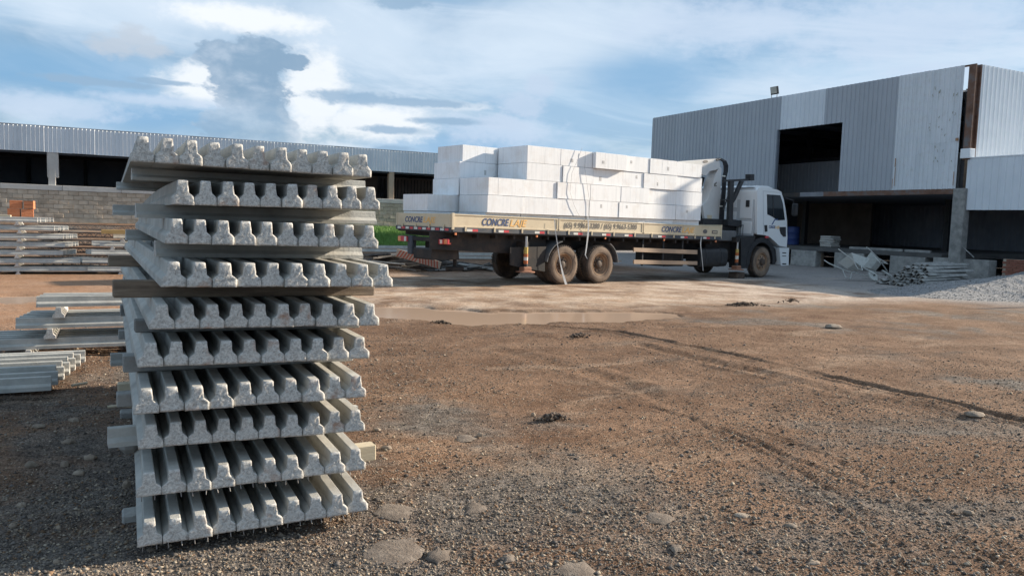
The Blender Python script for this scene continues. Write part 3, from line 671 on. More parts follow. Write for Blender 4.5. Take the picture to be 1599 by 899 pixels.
for x in np.arange(-11.9, 26, 2.43):
    MB().box((0, 0, 0), (2.42, 0.23, 0.24), ch=0.012).build('capping', M_CAP, bw, loc=(x+1.2, -0.01+random.uniform(-.006, .006), capb+0.12-0.9+random.uniform(-.006, .006)))

# grass on the bank below the wall
def grass(n):
    x = rng.uniform(7.0, 20.0, n); y = rng.uniform(33.0, 41.8, n)
    dens = fbm(x*0.6, y*0.6, 5, 3); kp = dens > 0.30; x, y = x[kp], y[kp]; n = len(x)
    z = height(x, y, False); h = rng.uniform(0.10, 0.26, n); w = rng.uniform(0.012, 0.022, n); a = rng.random(n)*6.28; lx = rng.normal(0, .06, n); ly = rng.normal(0, .06, n)
    b = np.stack([x, y, z-0.01], 1); dx_ = np.stack([np.cos(a)*w, np.sin(a)*w, 0*w], 1)
    v = np.stack([b-dx_, b+dx_, b+np.stack([lx, ly, h], 1)], 1).reshape(-1, 3)
    return v, np.arange(3*n).reshape(n, 3)
gv, gt = grass(56000)
gm = fast_mesh('grass', gv, gt); gm.materials.append(M_GRASS); tag(link('grass', gm), 'bright green grass on the bank below the block wall', 'grass', None, 'stuff')

# ------------------------------------------------------------------ open building on the right
BX = 27.15
bld = empty('metal_clad_building', (BX, 27, 0)); tag(bld, 'two-storey building clad in grey and white ribbed sheets with dark open bays', 'building')
def lb(x, y, z): return (x-BX, y-27, z)
def fac_sheet(y_hi, w, z0, z1, mat, pitch=0.25, dx=0.0, dz=0.0):
    return sheet('cladding_sheet', bld, w, z0, z1, mat, lb(BX+dx, y_hi, dz), (0, -1, 0), (-1, 0, 0), pitch, 0.04, 0.035, 0.022)
Z0, Z1 = 3.24, 7.62
y = 36.65
for i in range(9): fac_sheet(y, 1.05, Z0, Z1, M_GREYSHEET, dx=0.004*(i % 2)); y -= 1.05
fac_sheet(27.2, 0.17, 6.11, Z1, M_GREYSHEET, 0.17)
fac_sheet(27.03, 1.25, 6.11, Z1, M_WHITESHEET, dx=0.004); fac_sheet(25.78, 1.25, 6.11, Z1, M_WHITESHEET)
fac_sheet(24.53, 0.98, 6.11, Z1, M_GREYSHEET, dx=0.004)
y = 23.55
for i in range(3): fac_sheet(y, 0.853, Z0, Z1, M_GREYSHEET, 0.21, dx=0.004*(i % 2)); y -= 0.853
fac_sheet(20.99, 0.675, Z0, Z1+0.01, M_STAINSHEET, 0.17); fac_sheet(20.315, 0.675, Z0, Z1+0.01, M_STAINSHEET, 0.17, dx=0.004)
fac_sheet(19.64, 1.28, 4.93, Z1, M_STAINSHEET, 0.21, dx=-0.004); fac_sheet(19.64, 1.27, Z0-0.01, 4.93, M_STAINSHEET, 0.21, dx=0.006)
# rust runs with a shape of their own on the weathered sheets
for (yy, zz, hh, ww) in ((20.88, 4.3, 0.34, 0.035), (20.86, 3.75, 0.7, 0.02), (18.42, 5.0, 0.10, 0.12), (18.44, 3.6, 0.5, 0.025), (20.95, 3.5, 0.35, 0.02)):
    MB().box(lb(BX-0.045, yy, zz), (0.004, ww, hh)).build('rust_streak', M_RUSTSTREAK, bld)
rr = random.Random(3)
for i in range(26):
    yy = rr.uniform(18.5, 19.55); zz = rr.uniform(4.2, 7.0)
    MB().box(lb(BX-0.047, yy, zz), (0.003, rr.uniform(.012, .03), rr.uniform(.03, .12)), rot=(rr.uniform(-.5, .5), 0, 0)).build('stain_mark', material('olive_stain', [(0.24, 0.24, 0.19), (0.32, 0.31, 0.25)], 0.9, 9, 3), bld)
# edge beam, split in three lengths of different paint and rust
for (a, b, mt) in ((36.6, 25.6, M_CHASSIS), (25.6, 24.3, material('grey_beam', [(0.17, 0.175, 0.19), (0.24, 0.245, 0.26)], 0.8, 3, 6)), (24.3, 18.3, M_RUST)):
    MB().box(lb(BX+0.06, (a+b)/2, 3.145), (0.16, a-b-0.004, 0.19)).build('edge_beam', mt, bld)
# opening frame
MB().box(lb(BX+0.05, 27.16, 4.7), (0.14, 0.07, 2.85)).build('opening_jamb', material('jamb_grey', [(0.16, 0.18, 0.21), (0.2, 0.22, 0.25)], 0.7, 3, 4), bld)
MB().box(lb(BX+0.07, 25.35, 6.13), (0.10, 3.7, 0.06)).build('opening_lintel', M_STEELDK, bld)
# corner column and frame
mb = MB(); mb.box(lb(BX+0.02, 18.12, 1.62), (0.34, 0.46, 3.24), ch=0.02); mb.build('corner_column', M_CONOLD, bld)
mb = MB(); mb.box(lb(BX+0.0, 18.05, 5.93), (0.05, 0.26, 3.35)); mb.box(lb(BX+0.15, 18.05, 5.93), (0.25, 0.04, 3.35)); mb.box(lb(BX+0.30, 18.05, 5.93), (0.05, 0.26, 3.35)); mb.build('steel_post', M_RUST, bld)
mb = MB(); mb.box(lb(BX+0.25, 18.28, 5.0), (0.18, 0.16, 3.6)); mb.build('inner_steel_post', M_STEELDK, bld)
MB().box(lb(BX+0.05, 18.32, 7.585), (0.10, 0.30, 0.05)).build('top_rail', M_RUST, bld)
MB().box(lb(BX+0.02, 18.02, 4.47), (0.30, 0.36, 0.34), ch=0.01).build('white_flashing', M_ENDSHEET, bld)
for i in range(5): sheet('end_sheet', bld, 1.25, 4.32, 7.61, M_ENDSHEET, lb(27.50+1.25*i, 17.95+0.004*(i % 2), 0), (1, 0, 0), (0, -1, 0), 0.25, 0.035, 0.045, 0.03)
for i in range(4): fac_sheet(17.99-1.25*i, 1.25, 2.47, 4.28, M_WHITESHEET, 0.25, dx=0.004*(i % 2)+0.01)
MB().box(lb(30.2, 15.4, 4.31), (6.1, 5.1, 0.04)).build('annex_roof', M_ENDSHEET, bld)
MB().box(lb(BX+0.12, 15.4, 2.50), (0.1, 5.0, 0.10)).build('annex_beam', M_STEELDK, bld)
# shell that keeps the inside dark
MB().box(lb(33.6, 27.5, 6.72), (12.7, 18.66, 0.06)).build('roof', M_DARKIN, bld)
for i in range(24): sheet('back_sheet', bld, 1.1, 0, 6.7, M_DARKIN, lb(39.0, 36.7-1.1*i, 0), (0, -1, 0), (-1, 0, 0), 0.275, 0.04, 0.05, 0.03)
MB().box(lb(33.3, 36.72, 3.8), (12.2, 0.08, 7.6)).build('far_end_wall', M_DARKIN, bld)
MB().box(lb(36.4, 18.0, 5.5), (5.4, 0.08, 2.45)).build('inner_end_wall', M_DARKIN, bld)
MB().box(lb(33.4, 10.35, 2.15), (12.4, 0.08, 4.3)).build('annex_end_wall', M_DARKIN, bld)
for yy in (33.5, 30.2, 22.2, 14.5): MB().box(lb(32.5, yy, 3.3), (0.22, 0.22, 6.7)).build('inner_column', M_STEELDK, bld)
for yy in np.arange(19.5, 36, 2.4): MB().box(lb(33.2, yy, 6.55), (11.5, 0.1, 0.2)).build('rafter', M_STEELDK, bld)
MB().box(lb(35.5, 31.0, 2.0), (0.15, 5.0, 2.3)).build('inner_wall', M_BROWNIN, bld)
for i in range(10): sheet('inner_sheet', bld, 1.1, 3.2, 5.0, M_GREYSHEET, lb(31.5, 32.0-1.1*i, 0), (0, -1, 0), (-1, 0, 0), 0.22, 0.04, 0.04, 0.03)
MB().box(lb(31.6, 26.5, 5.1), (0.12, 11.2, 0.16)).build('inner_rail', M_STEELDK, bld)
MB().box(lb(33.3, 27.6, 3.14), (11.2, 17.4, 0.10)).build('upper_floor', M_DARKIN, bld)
# dock slab on piers
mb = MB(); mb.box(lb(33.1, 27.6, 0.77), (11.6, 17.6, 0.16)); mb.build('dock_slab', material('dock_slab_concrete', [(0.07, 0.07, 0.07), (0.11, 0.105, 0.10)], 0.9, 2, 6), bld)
for (pa, pb_) in ((1232, 1271), (1300, 1346), (1387, 1442)):
    ya = PX(pa, 400, BX)[1]; yb = PX(pb_, 400, BX)[1]
    MB().box(lb(BX+0.35, (ya+yb)/2, 0.34), (0.5, ya-yb, 0.69), ch=0.015).build('pier', M_CONOLD, bld)
ya = PX(1507, 400, BX)[1]; yb = PX(1541, 400, BX)[1]
MB().box(lb(BX+0.36, 18.75, 0.36), (0.45, 0.75, 0.72), ch=0.015).build('pier', M_CONOLD, bld)
MB().box(lb(BX+0.30, (ya+yb)/2+0.05, 0.36), (0.45, ya-yb+0.2, 0.72), ch=0.015).build('pier', M_CONOLD, bld)
MB().box(lb(BX+0.5, 24.65, 0.30), (0.14, 0.14, 0.6)).build('prop', M_WOOD, bld)
# red brick dwarf wall under the annex
brm = MB().box((0, 0, 0), (0.11, 0.232, 0.068), ch=0.004).mesh('brick', M_BRICKRED)
dw = empty('brick_dwarf_wall', (BX+0.22, 15.0, 0)); tag(dw, 'low red brick wall at the right edge beside the gravel heap', 'wall')
MB().box((0.012, 0, 0.40), (0.09, 3.1, 0.80)).build('mortar_core', M_MORTAR, dw)
for r in range(10):
    for yy in np.arange(-1.5+(0.12 if r % 2 else 0), 1.55, 0.245): link('brick', brm, dw, (-0.005+random.uniform(-.003, .003), yy, 0.045+r*0.079))
# things inside and on the dock
def thing_box(name, label, cat, loc, dims, mat, rz=0, ch=0.01, group=None):
    o = MB().box((0, 0, dims[2]/2), dims, ch=ch).build(name, mat, None, loc=loc, rot=(0, 0, rz)); return tag(o, label, cat, group)
p = PX(1238, 380, 29.5); mb = MB(); mb.lathe([(0.27, 0), (0.29, 0.02), (0.29, 0.28), (0.30, 0.30), (0.29, 0.32), (0.29, 0.58), (0.30, 0.60), (0.29, 0.62), (0.29, 0.86), (0.27, 0.88)], 24, axis=2)
tag(mb.build('drum', M_BLUE, None, 40, loc=(29.5, p[1], 0.852)), 'dark blue drum inside the open bay beside the truck cab', 'drum')
def tbeam_profile(w=0.105, h=0.096, flange=0.030, shoulder=0.046, web=0.054, top=0.046):
    return [(-w/2, 0.0), (w/2, 0.0), (w/2, flange*0.8), (w/2-0.006, flange), (web/2+0.002, shoulder), (top/2+0.001, h-0.004), (top/2-0.003, h),
            (-top/2+0.003, h), (-top/2-0.001, h-0.004), (-web/2-0.002, shoulder), (-w/2+0.006, flange), (-w/2, flange*0.8)]
for (pa, pb_, py, lab) in ((1326, 1409, 388.5, 'long pale beam lying on the dock edge above the wheelbarrows'), (1412, 1452, 392, 'short pale beam on the dock edge above the beam pile')):
    a = PX(pa, py, BX+0.35); b = PX(pb_, py+1, BX+0.35)
    tag(MB().box((0, 0, 0.05), (0.10, abs(a[1]-b[1]), 0.10), ch=0.008).build('dock_joist', M_CONOLD, None, loc=(BX+0.40, (a[1]+b[1])/2, 0.852)), lab, 'beam', 'pale beams on the dock edge')
mb = MB()
for i in range(5): mb.box((0, random.uniform(-.08, .08), 0.05+i*0.10), (0.5+random.uniform(-.06, .06), 0.75, 0.10), rot=(0, 0, random.uniform(-.2, .2)), ch=0.03)
tag(mb.build('sack_stack', M_CAP, None, loc=(29.2, 25.6, 0.852)), 'stack of pale cement sacks inside the dark open bay', 'sacks')
p = PX(1215, 148, BX+0.1)
fl = empty('floodlight', (BX+0.12, 27.62, 7.60), 0); tag(fl, 'square floodlight on two stalks above the grey facade', 'floodlight')
for s_ in (-1, 1): MB().tube([(0, s_*0.17, 0), (0, s_*0.17, 0.24)], 0.014, 8).build('stalk', M_STEELDK, fl)
hd = MB().box((0, 0, 0.36), (0.10, 0.44, 0.36), rot=(0, R(-12), R(0)), ch=0.015).build('lamp_head', M_STEELDK, fl)
MB().box((-0.053, 0, 0.372), (0.008, 0.37, 0.29), rot=(0, R(-12), 0)).build('lens', material('lamp_lens', [(0.42, 0.42, 0.38), (0.5, 0.5, 0.46)], 0.3, 6, 3), fl)

# ------------------------------------------------------------------ concrete T-beams
def beam_mesh(length, seed, bend=0.0, segs=8, h=0.112, w=0.105):
    """inverted-T beam from y=0 to y=length with a broken end at y=0 and y=length"""
    r = random.Random(seed); base = tbeam_profile(w, h, 0.042, 0.056)
    prof = []
    for i in range(len(base)):                       # subdivide the outline
        a, b = base[i], base[(i+1) % len(base)]; L = math.hypot(b[0]-a[0], b[1]-a[1]); k = max(1, round(L/0.017))
        prof += [(a[0]+(b[0]-a[0])*j/k, a[1]+(b[1]-a[1])*j/k) for j in range(k)]
    n = len(prof); mb = MB(); vs = []
    ys = [0.0, 0.012]+[length*(i+1)/segs for i in range(segs-1)]+[length-0.012, length]
    for yi, yv in enumerate(ys):
        bz = -bend*(yv/length)**2
        for (x, z) in prof:
            if yi in (0, len(ys)-1): vs.append((x+r.gauss(0, .0007), yv+r.gauss(0, .0010), z+bz+r.gauss(0, .0007)))
            else: vs.append((x, yv, z+bz))
    fs = [(i*n+k, i*n+(k+1) % n, (i+1)*n+(k+1) % n, (i+1)*n+k) for i in range(len(ys)-1) for k in range(n)]
    mb.add(vs, fs, 0); cz = h*0.36
    for e, (yv, row) in enumerate(((0.0, 0), (length, len(ys)-1))):
        bz = -bend*(yv/length)**2; rings = [[row*n+k for k in range(n)]]
        for sc in (0.78, 0.5, 0.22):
            ring = []
            for (x, z) in prof:
                ring.append(len(mb.v)); mb.v.append((x*sc+r.gauss(0, .001), yv+(r.gauss(-.0005, .0011))*(1 if e == 0 else -1), cz+(z-cz)*sc+bz+r.gauss(0, .001)))
            rings.append(ring)
        for a, b in zip(rings[:-1], rings[1:]):
            for k in range(n): mb.f.append([a[k], a[(k+1) % n], b[(k+1) % n], b[k]]); mb.mi.append(1)
        mb.f.append(rings[-1]); mb.mi.append(1)
    me = mb.mesh('precast_joist', [M_CON, M_END])
    for p in me.polygons: p.use_smooth = (p.material_index == 1)
    return me
_bm = {}
def get_beam(length, var, bend=0.0):
    k = (round(length, 2), var, round(bend, 3))
    if k not in _bm: _bm[k] = beam_mesh(length, hash(k) & 0xffff, bend)
    return _bm[k]
def place_beam(x, y, z, length, label, group, rz=0.0, rx=0.0, ry=0.0, bend=0.0, name='precast_joist', var=None, mat=None):
    """the beam's broken end stands at (x,y,z) and it runs along +Y turned by rz"""
    o = link(name, get_beam(length, random.randrange(5) if var is None else var, bend), None, (x, y, z), (rx, ry, rz))
    return tag(o, label, 'joist', group)

# the tall stack
FY = 3.85; sc_ = FY/3.97
layers = [  # x0, x1, z left, z right, length, front shift, yaw deg, bend, count
    (0.06, 1.19, 1.800, 1.785, 4.9, 0.02, 0.3, 0.00, 11),
    (0.23, 1.24, 1.61, 1.62, 3.5, 0.03, 0.8, 0.085, 10),
    (0.20, 1.22, 1.43, 1.42, 3.3, 0.00, 1.2, 0.00, 10),
    (0.18, 1.30, 1.23, 1.22, 4.0, -0.03, 1.6, 0.00, 10),
    (0.13, 1.24, 1.03, 1.01, 4.0, 0.02, 1.2, 0.00, 10),
    (0.08, 1.20, 0.85, 0.83, 4.0, 0.04, 0.8, 0.00, 10),
    (0.06, 1.17, 0.635, 0.635, 4.0, 0.00, 0.3, 0.00, 10),
    (0.08, 1.18, 0.455, 0.44, 4.0, 0.05, 0.3, 0.00, 10),
    (0.07, 1.18, 0.23, 0.235, 4.0, 0.02, -0.2, 0.00, 10),
    (0.07, 1.18, 0.01, 0.03, 4.0, -0.03, -0.5, 0.00, 10)]
zs = []
LAYN = ['topmost', 'second highest', 'third highest', 'fourth highest', 'fifth highest', 'fifth lowest', 'fourth lowest', 'third lowest', 'second lowest', 'bottom']
wire_me = MB().tube([(0, 0, 0.0), (0, -0.004, -0.028)], 0.0022, 6).mesh('wire', material('wire_steel', [(0.16, 0.14, 0.13), (0.30, 0.28, 0.26)], 0.5, 30, 2))
for li, (x0, x1, zl, zr, ln, fs_, yaw, bend, cnt) in enumerate(layers):
    x0, x1 = x0*sc_, x1*sc_; zl, zr = CAM_H-(CAM_H-zl)*sc_, CAM_H-(CAM_H-zr)*sc_; zs.append((zl, zr))
    roll = -math.atan2(zr-zl, x1-x0); pit = (x1-x0)/cnt
    for k in range(cnt):
        t = (k+0.5)/cnt; x = x0+(x1-x0)*t
        side = ('leftmost' if k == 0 else 'rightmost' if k == cnt-1 else ORD[k]+' from the left')
        o = place_beam(x, FY+fs_+0.01*t+random.uniform(-.014, .014), zl+(zr-zl)*t, ln-random.uniform(0, .12),
                   'concrete T-beam, %s, %s layer of the tall stack' % (side, LAYN[li]), 'beams of the tall stack',
                   rz=R(yaw*(1-0.3*t)+random.uniform(-.25, .25)), ry=roll, bend=bend)
        s_ = (pit-0.002)/0.105; o.scale = (min(s_, 1.06), 1, 1)
        if li >= 8:
            for wx in (-0.028, 0.027): link('wire', wire_me, o, (wx+random.uniform(-.004, .004), 0.004, 0.006), (random.uniform(-.3, .1), random.uniform(-.2, .2), 0))
# cross bearers between the layers: (left px, right px, kind)
bearers = [(205, 571, 'beam', 4.50, 3.0), (211, 588, 'beam', 4.50, 4.0), (240, 567, 'beam', 4.48, 5.0), (175, 586, 'wood', 4.40, 4.0), (209, 560, 'slab', 4.40, 2.0),
           (191, 550, 'slab', 4.45, 2.0), (181, 545, 'slab', 4.50, 2.0), (167, 560, 'beam', 4.55, 3.0), (225, 585, 'pale', 4.45, 1.0)]
BEARL = ['concrete T-beam bearer directly under the topmost layer of the tall stack', 'concrete T-beam bearer under the second highest layer of the tall stack', 'brown-stained T-beam bearer under the third highest layer of the tall stack',
         'long weathered wooden bearer jutting left under the fourth highest layer', 'grey slab bearer under the fifth highest layer of the tall stack', 'grey slab bearer jutting left under the fifth lowest layer',
         'narrow grey bearer jutting left under the fourth lowest layer', 'concrete bearer jutting farthest left under the third lowest layer', 'pale bearer jutting right just above the bottom layer']
for bi, (pl, pr, kind, by, byaw) in enumerate(bearers):
    bzl = zs[bi+1][0]+0.1125; bzr = zs[bi+1][1]+0.1125; tzl, tzr = zs[bi]
    by *= sc_; pyy = 327+(CAM_H-(bzl+tzl)/2)/by*1130
    xl = PY(pl, pyy, by)[0]; xr = PY(pr, pyy, by)[0]; w = xr-xl
    hgt = max(0.03, 0.5*((tzl-bzl)+(tzr-bzr)))-0.002; roll = -math.atan2(0.5*((tzr-tzl)+(bzr-bzl)), 1.1); zc = 0.5*(bzl+bzr)
    cx_ = (xl+xr)/2
    for second in (0, 1):
        yy = by if second == 0 else by+2.3
        if second and bi == 1: yy = by+1.6
        mb = MB()
        if kind == 'beam':
            prof = [(p0*0.9, p1*hgt/0.096) for (p0, p1) in tbeam_profile()]
            mb.prism(prof, -w/2, w/2, axis=0, capmi=1)
        else:
            mb.box((0, 0, hgt/2), (w, 0.085 if kind != 'wood' else 0.07, hgt), ch=0.005)
        mt = {'beam': [M_CON, M_END], 'wood': [M_WOOD], 'slab': [M_CONOLD], 'pale': [M_PALEWOOD]}[kind]
        lab = BEARL[bi] if second == 0 else 'bearer deep inside the tall stack towards its far end, under the %s layer' % LAYN[bi]
        o = mb.build('cross_bearer', mt, None, loc=(cx_ if second == 0 else 0.6, yy, zc), rot=(0, roll, R(byaw)))
        tag(o, lab, 'bearer', 'bearers of the tall stack')
tag(MB().box((0, 0, 0), (0.10, 0.16, 0.10), ch=0.03).build('concrete_chunk', M_CONOLD, None, loc=(PY(195, 690, 4.55)[0]+0.02, 4.55, PY(195, 690, 4.55)[2])), 'broken concrete chunk wedged at the left under the third lowest layer', 'concrete chunk')
for k, yy in enumerate((4.35, 6.6)):
    o = MB().box((0, 0, 0), (1.2, 0.12, 0.14), ch=0.01).build('ground_bearer', M_CONOLD, None, loc=(0.61, yy, -0.012), rot=(0, -0.018, 0))
    tag(o, 'dark bearer under the bottom layer at the %s of the tall stack' % ('front' if k == 0 else 'back'), 'bearer', 'bearers of the tall stack')

# low pile at the left, beams side by side
for k in range(7):
    y = 7.52+k*0.215; xe = -0.50+0.035*k
    place_beam(xe, y, 0.062, 4.0, 'grey T-beam, %s, in the low row left of the stack' % (ORD[k]+' from the front'), 'low row of beams at the left', rz=R(90+random.uniform(-.5, .5)))
    if k in (1, 2, 3, 4):
        place_beam(xe-0.02, y+0.107, 0.097, 3.9, 'grey concrete T-beam laid in the %s gap on top of the low front row' % ORD[k-1], 'low row of beams at the left', rz=R(90+random.uniform(-.8, .8)))
for k, xx in enumerate((-1.0, -3.2)):
    tag(MB().box((0, 0, 0.03), (0.10, 1.7, 0.09), ch=0.006).build('ground_bearer', M_CONOLD, None, loc=(xx, 8.15, -0.012)), ('bearer under the low front row at the left' if k == 0 else 'bearer under the hidden end of the low front row'), 'bearer')
# three tiers with chunk spacers
tiers = [(0.085, -1.25, 'bottom'), (0.305, -0.95, 'middle'), (0.53, -0.76, 'top')]
for ti, (z, xl, nm) in enumerate(tiers):
    for k in range(5 if ti < 2 else 3):
        y = 9.62+k*0.16
        place_beam(xl+0.02*k, y, z, 2.9, 'pale T-beam, %s, %s tier of the spaced pile at left' % (ORD[k]+' from the front', nm), 'spaced tiers of beams at the left', rz=R(-90+random.uniform(-.4, .4)))
    for j, xx in enumerate((PY((45, 79, 93)[ti], 545, 9.6)[0], 1.45)):
        hz = (0.085, 0.107, 0.112)[ti]; zb = z-hz
        prof = [(p0*1.05, p1*hz/0.096*0.99) for (p0, p1) in tbeam_profile()]
        o = MB().prism(prof, 0, 0.75, axis=1, mi=0, capmi=1).build('spacer', [M_CAP, M_END], None, loc=(xx, 9.52, zb))
        tag(o, ('pale T-shaped concrete spacer under the %s tier of the spaced pile' % nm) if j == 0 else 'concrete spacer under the %s tier hidden behind the tall stack' % nm, 'spacer', 'spacers of the tiered pile')

# far pile at the left edge: seven tiers
far_y = 21.6
TIER = ['bottom', 'second', 'third', 'fourth', 'fifth', 'sixth', 'topmost']
for ti in range(7):
    z = 0.07+ti*0.192; xr = (-0.62, -0.80, -1.12, -1.10, -1.14, -1.30, -1.62)[ti]
    for k in range(6):
        y = far_y+k*0.15
        place_beam(xr+0.05*k+random.uniform(-.03, .03), y, z, 3.2, 'pale beam, %s, in the %s tier of the far left pile' % (ORD[k]+' from the front', TIER[ti]), 'far left pile of beams', rz=R(90+random.uniform(-.6, .6)))
    for j, xx in enumerate((-2.05+random.uniform(-.08, .08), -3.8)):
        prof = [(p0*1.0, p1*0.078/0.096) for (p0, p1) in tbeam_profile()]
        o = MB().prism(prof, 0, 1.0, axis=1, capmi=1).build('spacer', [M_CAP, M_END], None, loc=(xx, far_y-0.06, z-0.079))
        tag(o, 'concrete spacer under the %s tier of the far left pile%s' % (TIER[ti], '' if j == 0 else ', beyond the picture edge'), 'spacer', 'spacers of the far left pile')
# top of that pile: orange hollow bricks and a pale board
zt = 0.07+7*0.192-0.08
tag(MB().box((0, 0, 0.02), (1.1, 0.20, 0.04), ch=0.004).build('board', M_PALEWOOD, None, loc=(-2.75, far_y+0.2, zt)), 'pale board on top of the far left pile below the orange bricks', 'board')
def hollow_brick(name, loc, d, rz, label):
    mb = MB(); w, dp, h = d; t = 0.018
    for z in (t/2, h/2, h-t/2): mb.box((0, 0, z), (w, dp, t))
    for x in (-w/2+t/2, -w/6, w/6, w/2-t/2): mb.box((x, 0, h/2), (t, dp-0.004, h-0.004))
    for j in range(5): mb.box((0, -dp/2-0.004, 0.02+j*(h-0.04)/4), (w, 0.012, (h-0.04)/4-0.006), ch=0.003)
    mb.box((0, -dp/2+0.004, h/2), (w-0.004, 0.012, h-0.004))
    return tag(mb.build(name, M_BRICKOR, None, loc=loc, rot=(0, 0, rz)), label, 'brick', 'orange bricks on the far left pile')
bz = zt+0.001
for (dx_, dz_, rz, lab) in ((0.0, 0.0, 0.0, 'leftmost orange hollow brick on the far left pile'), (0.27, 0.0, 0.06, 'rightmost lower orange hollow brick on the far left pile'),
                        (0.04, 0.195, 0.04, 'topmost orange hollow brick on the far left pile'), (0.31, 0.195, 1.5, 'orange hollow brick stacked on the rightmost one, far left pile')):
    hollow_brick('hollow_brick', (-2.16+dx_, far_y+0.45, bz+dz_), (0.25, 0.19, 0.19), rz, lab)
# second far pile, untidier, right of it
for ti in range(5):
    z = 0.07+ti*0.20
    for k in range(4):
        xl = (-0.55, -0.75, -0.62, -0.45, 0.0)[ti]+random.uniform(-.10, .10)
        place_beam(xl, far_y-0.1+k*0.17+0.05*ti, z, 2.6, 'pale beam, %s, %s tier of the untidy far pile' % (ORD[k]+' from the front', TIER[ti]), 'untidy far pile of beams', rz=R(-90+random.uniform(-4, 4)))
    for xx in (-0.05, 1.5):
        prof = [(p0*1.0, p1*0.086/0.096) for (p0, p1) in tbeam_profile()]
        o = MB().prism(prof, 0, 0.85, axis=1, capmi=1).build('spacer', [M_CAP, M_END], None, loc=(xx+random.uniform(-.1, .25), far_y-0.16+0.05*ti, z-0.087))
        tag(o, 'concrete spacer under the %s tier of the untidy far pile, %s one' % (TIER[ti], 'left' if xx < 0 else 'right'), 'spacer', 'spacers of the untidy far pile')
tag(MB().box((0, 0, 0.05), (0.75, 0.14, 0.10), ch=0.005).build('timber', M_OCHRE, None, loc=(0.05, far_y-0.05, 0.07+4*0.20+0.113)), 'ochre timber lying on the untidy far pile', 'timber')
# dark lattice girders behind the piles
COURSE = ['lowest', 'second', 'third', 'fourth', 'fifth', 'topmost', 'seventh', 'eighth']
def lattice_girder(loc, ln, rz, label):
    mb = MB(); H_ = 0.12
    for (y, z) in ((-0.05, 0.006), (0.05, 0.006), (0, H_)): mb.tube([(-ln/2, y, z), (ln/2, y, z)], 0.007, 6)
    n = int(ln/0.1)
    for s_ in (-1, 1):
        pts = []
        for i in range(n+1): pts.append((-ln/2+ln*i/n, s_*0.05 if i % 2 == 0 else 0, 0.006 if i % 2 == 0 else H_))
        mb.tube(pts, 0.005, 5)
    return tag(mb.build('lattice_girder', M_STEELDK, None, loc=loc, rot=(0, 0, rz)), label, 'girder', 'dark lattice girders behind the left piles')
for i in range(24):
    lattice_girder((-0.55+random.uniform(-.12, .12), 23.2+0.14*(i % 4), 0.03+0.20*(i//4)), 2.3, R(random.uniform(-3, 3)), 'dark steel lattice girder, %s from the front in the %s course behind the left piles' % (ORD[i % 4], COURSE[i//4]))
for c in range(6):
    for xx in (-1.3, 0.2):
        tag(MB().box((0, 0, 0), (0.06, 0.62, 0.055)).build('batten', M_DARKSCRAP, None, loc=(xx, 23.41, 0.03+0.20*c-0.035)), 'dark batten under the %s course of lattice girders, %s end' % (COURSE[c], 'left' if xx < 0 else 'right'), 'batten')

# ------------------------------------------------------------------ flatbed truck with crane
TH = math.radians(11.73); TO = np.array([10.33, 17.41, 0.0]); TU = np.array([math.cos(TH), math.sin(TH), 0]); TV = np.array([-math.sin(TH), math.cos(TH), 0])
def T(px, py, v=0.0):
    d = ray(px, py); c = np.array([0, 0, CAM_H]); t = (v-(c-TO)@TV)/(d@TV); q = c+t*d
    return float((q-TO)@TU), float(q[2])
def TW(u, v, z): q = TO+TU*u+TV*v; return (float(q[0]), float(q[1]), float(z))
truck = empty('flatbed_truck', TW(0, 0, 0), TH); tag(truck, 'white cab flatbed truck with cream side boards and a folded loader crane', 'truck')
def pxpoly(pts, v): return [T(a, b, v) for (a, b) in pts]
def plate(name, pts, v0, v1, mat, parent=truck, vref=None, bevel=0.0, seg=2):
    o = MB().prism(pxpoly(pts, v0 if vref is None else vref), v0, v1, axis=1).build(name, mat, parent)
    if bevel:
        bvl = o.modifiers.new('bevel', 'BEVEL'); bvl.width = bevel; bvl.segments = seg; bvl.limit_method = 'ANGLE'; bvl.angle_limit = R(35)
        for p in o.data.polygons: p.use_smooth = True
        try: o.data.set_sharp_from_angle(angle=R(40))
        except Exception: pass
    return o
TILT = 0.0099
def bed_shift(mb):
    mb.v = [(x, y, z-TILT*(x+3.53)) for (x, y, z) in mb.v]; return mb
BT = 1.71                                              # top of the boards at the tail
BW = 2.50; U0, U1 = -3.53, 6.42
bed = bed_shift(MB().box(((U0+U1)/2, BW/2, 1.285), (U1-U0, BW-0.10, 0.05))).build('bed_floor', M_CHASSIS, truck)
joints = [T(707, 345)[0], T(872, 350)[0], T(1004.5, 355)[0], T(1127, 363)[0]]
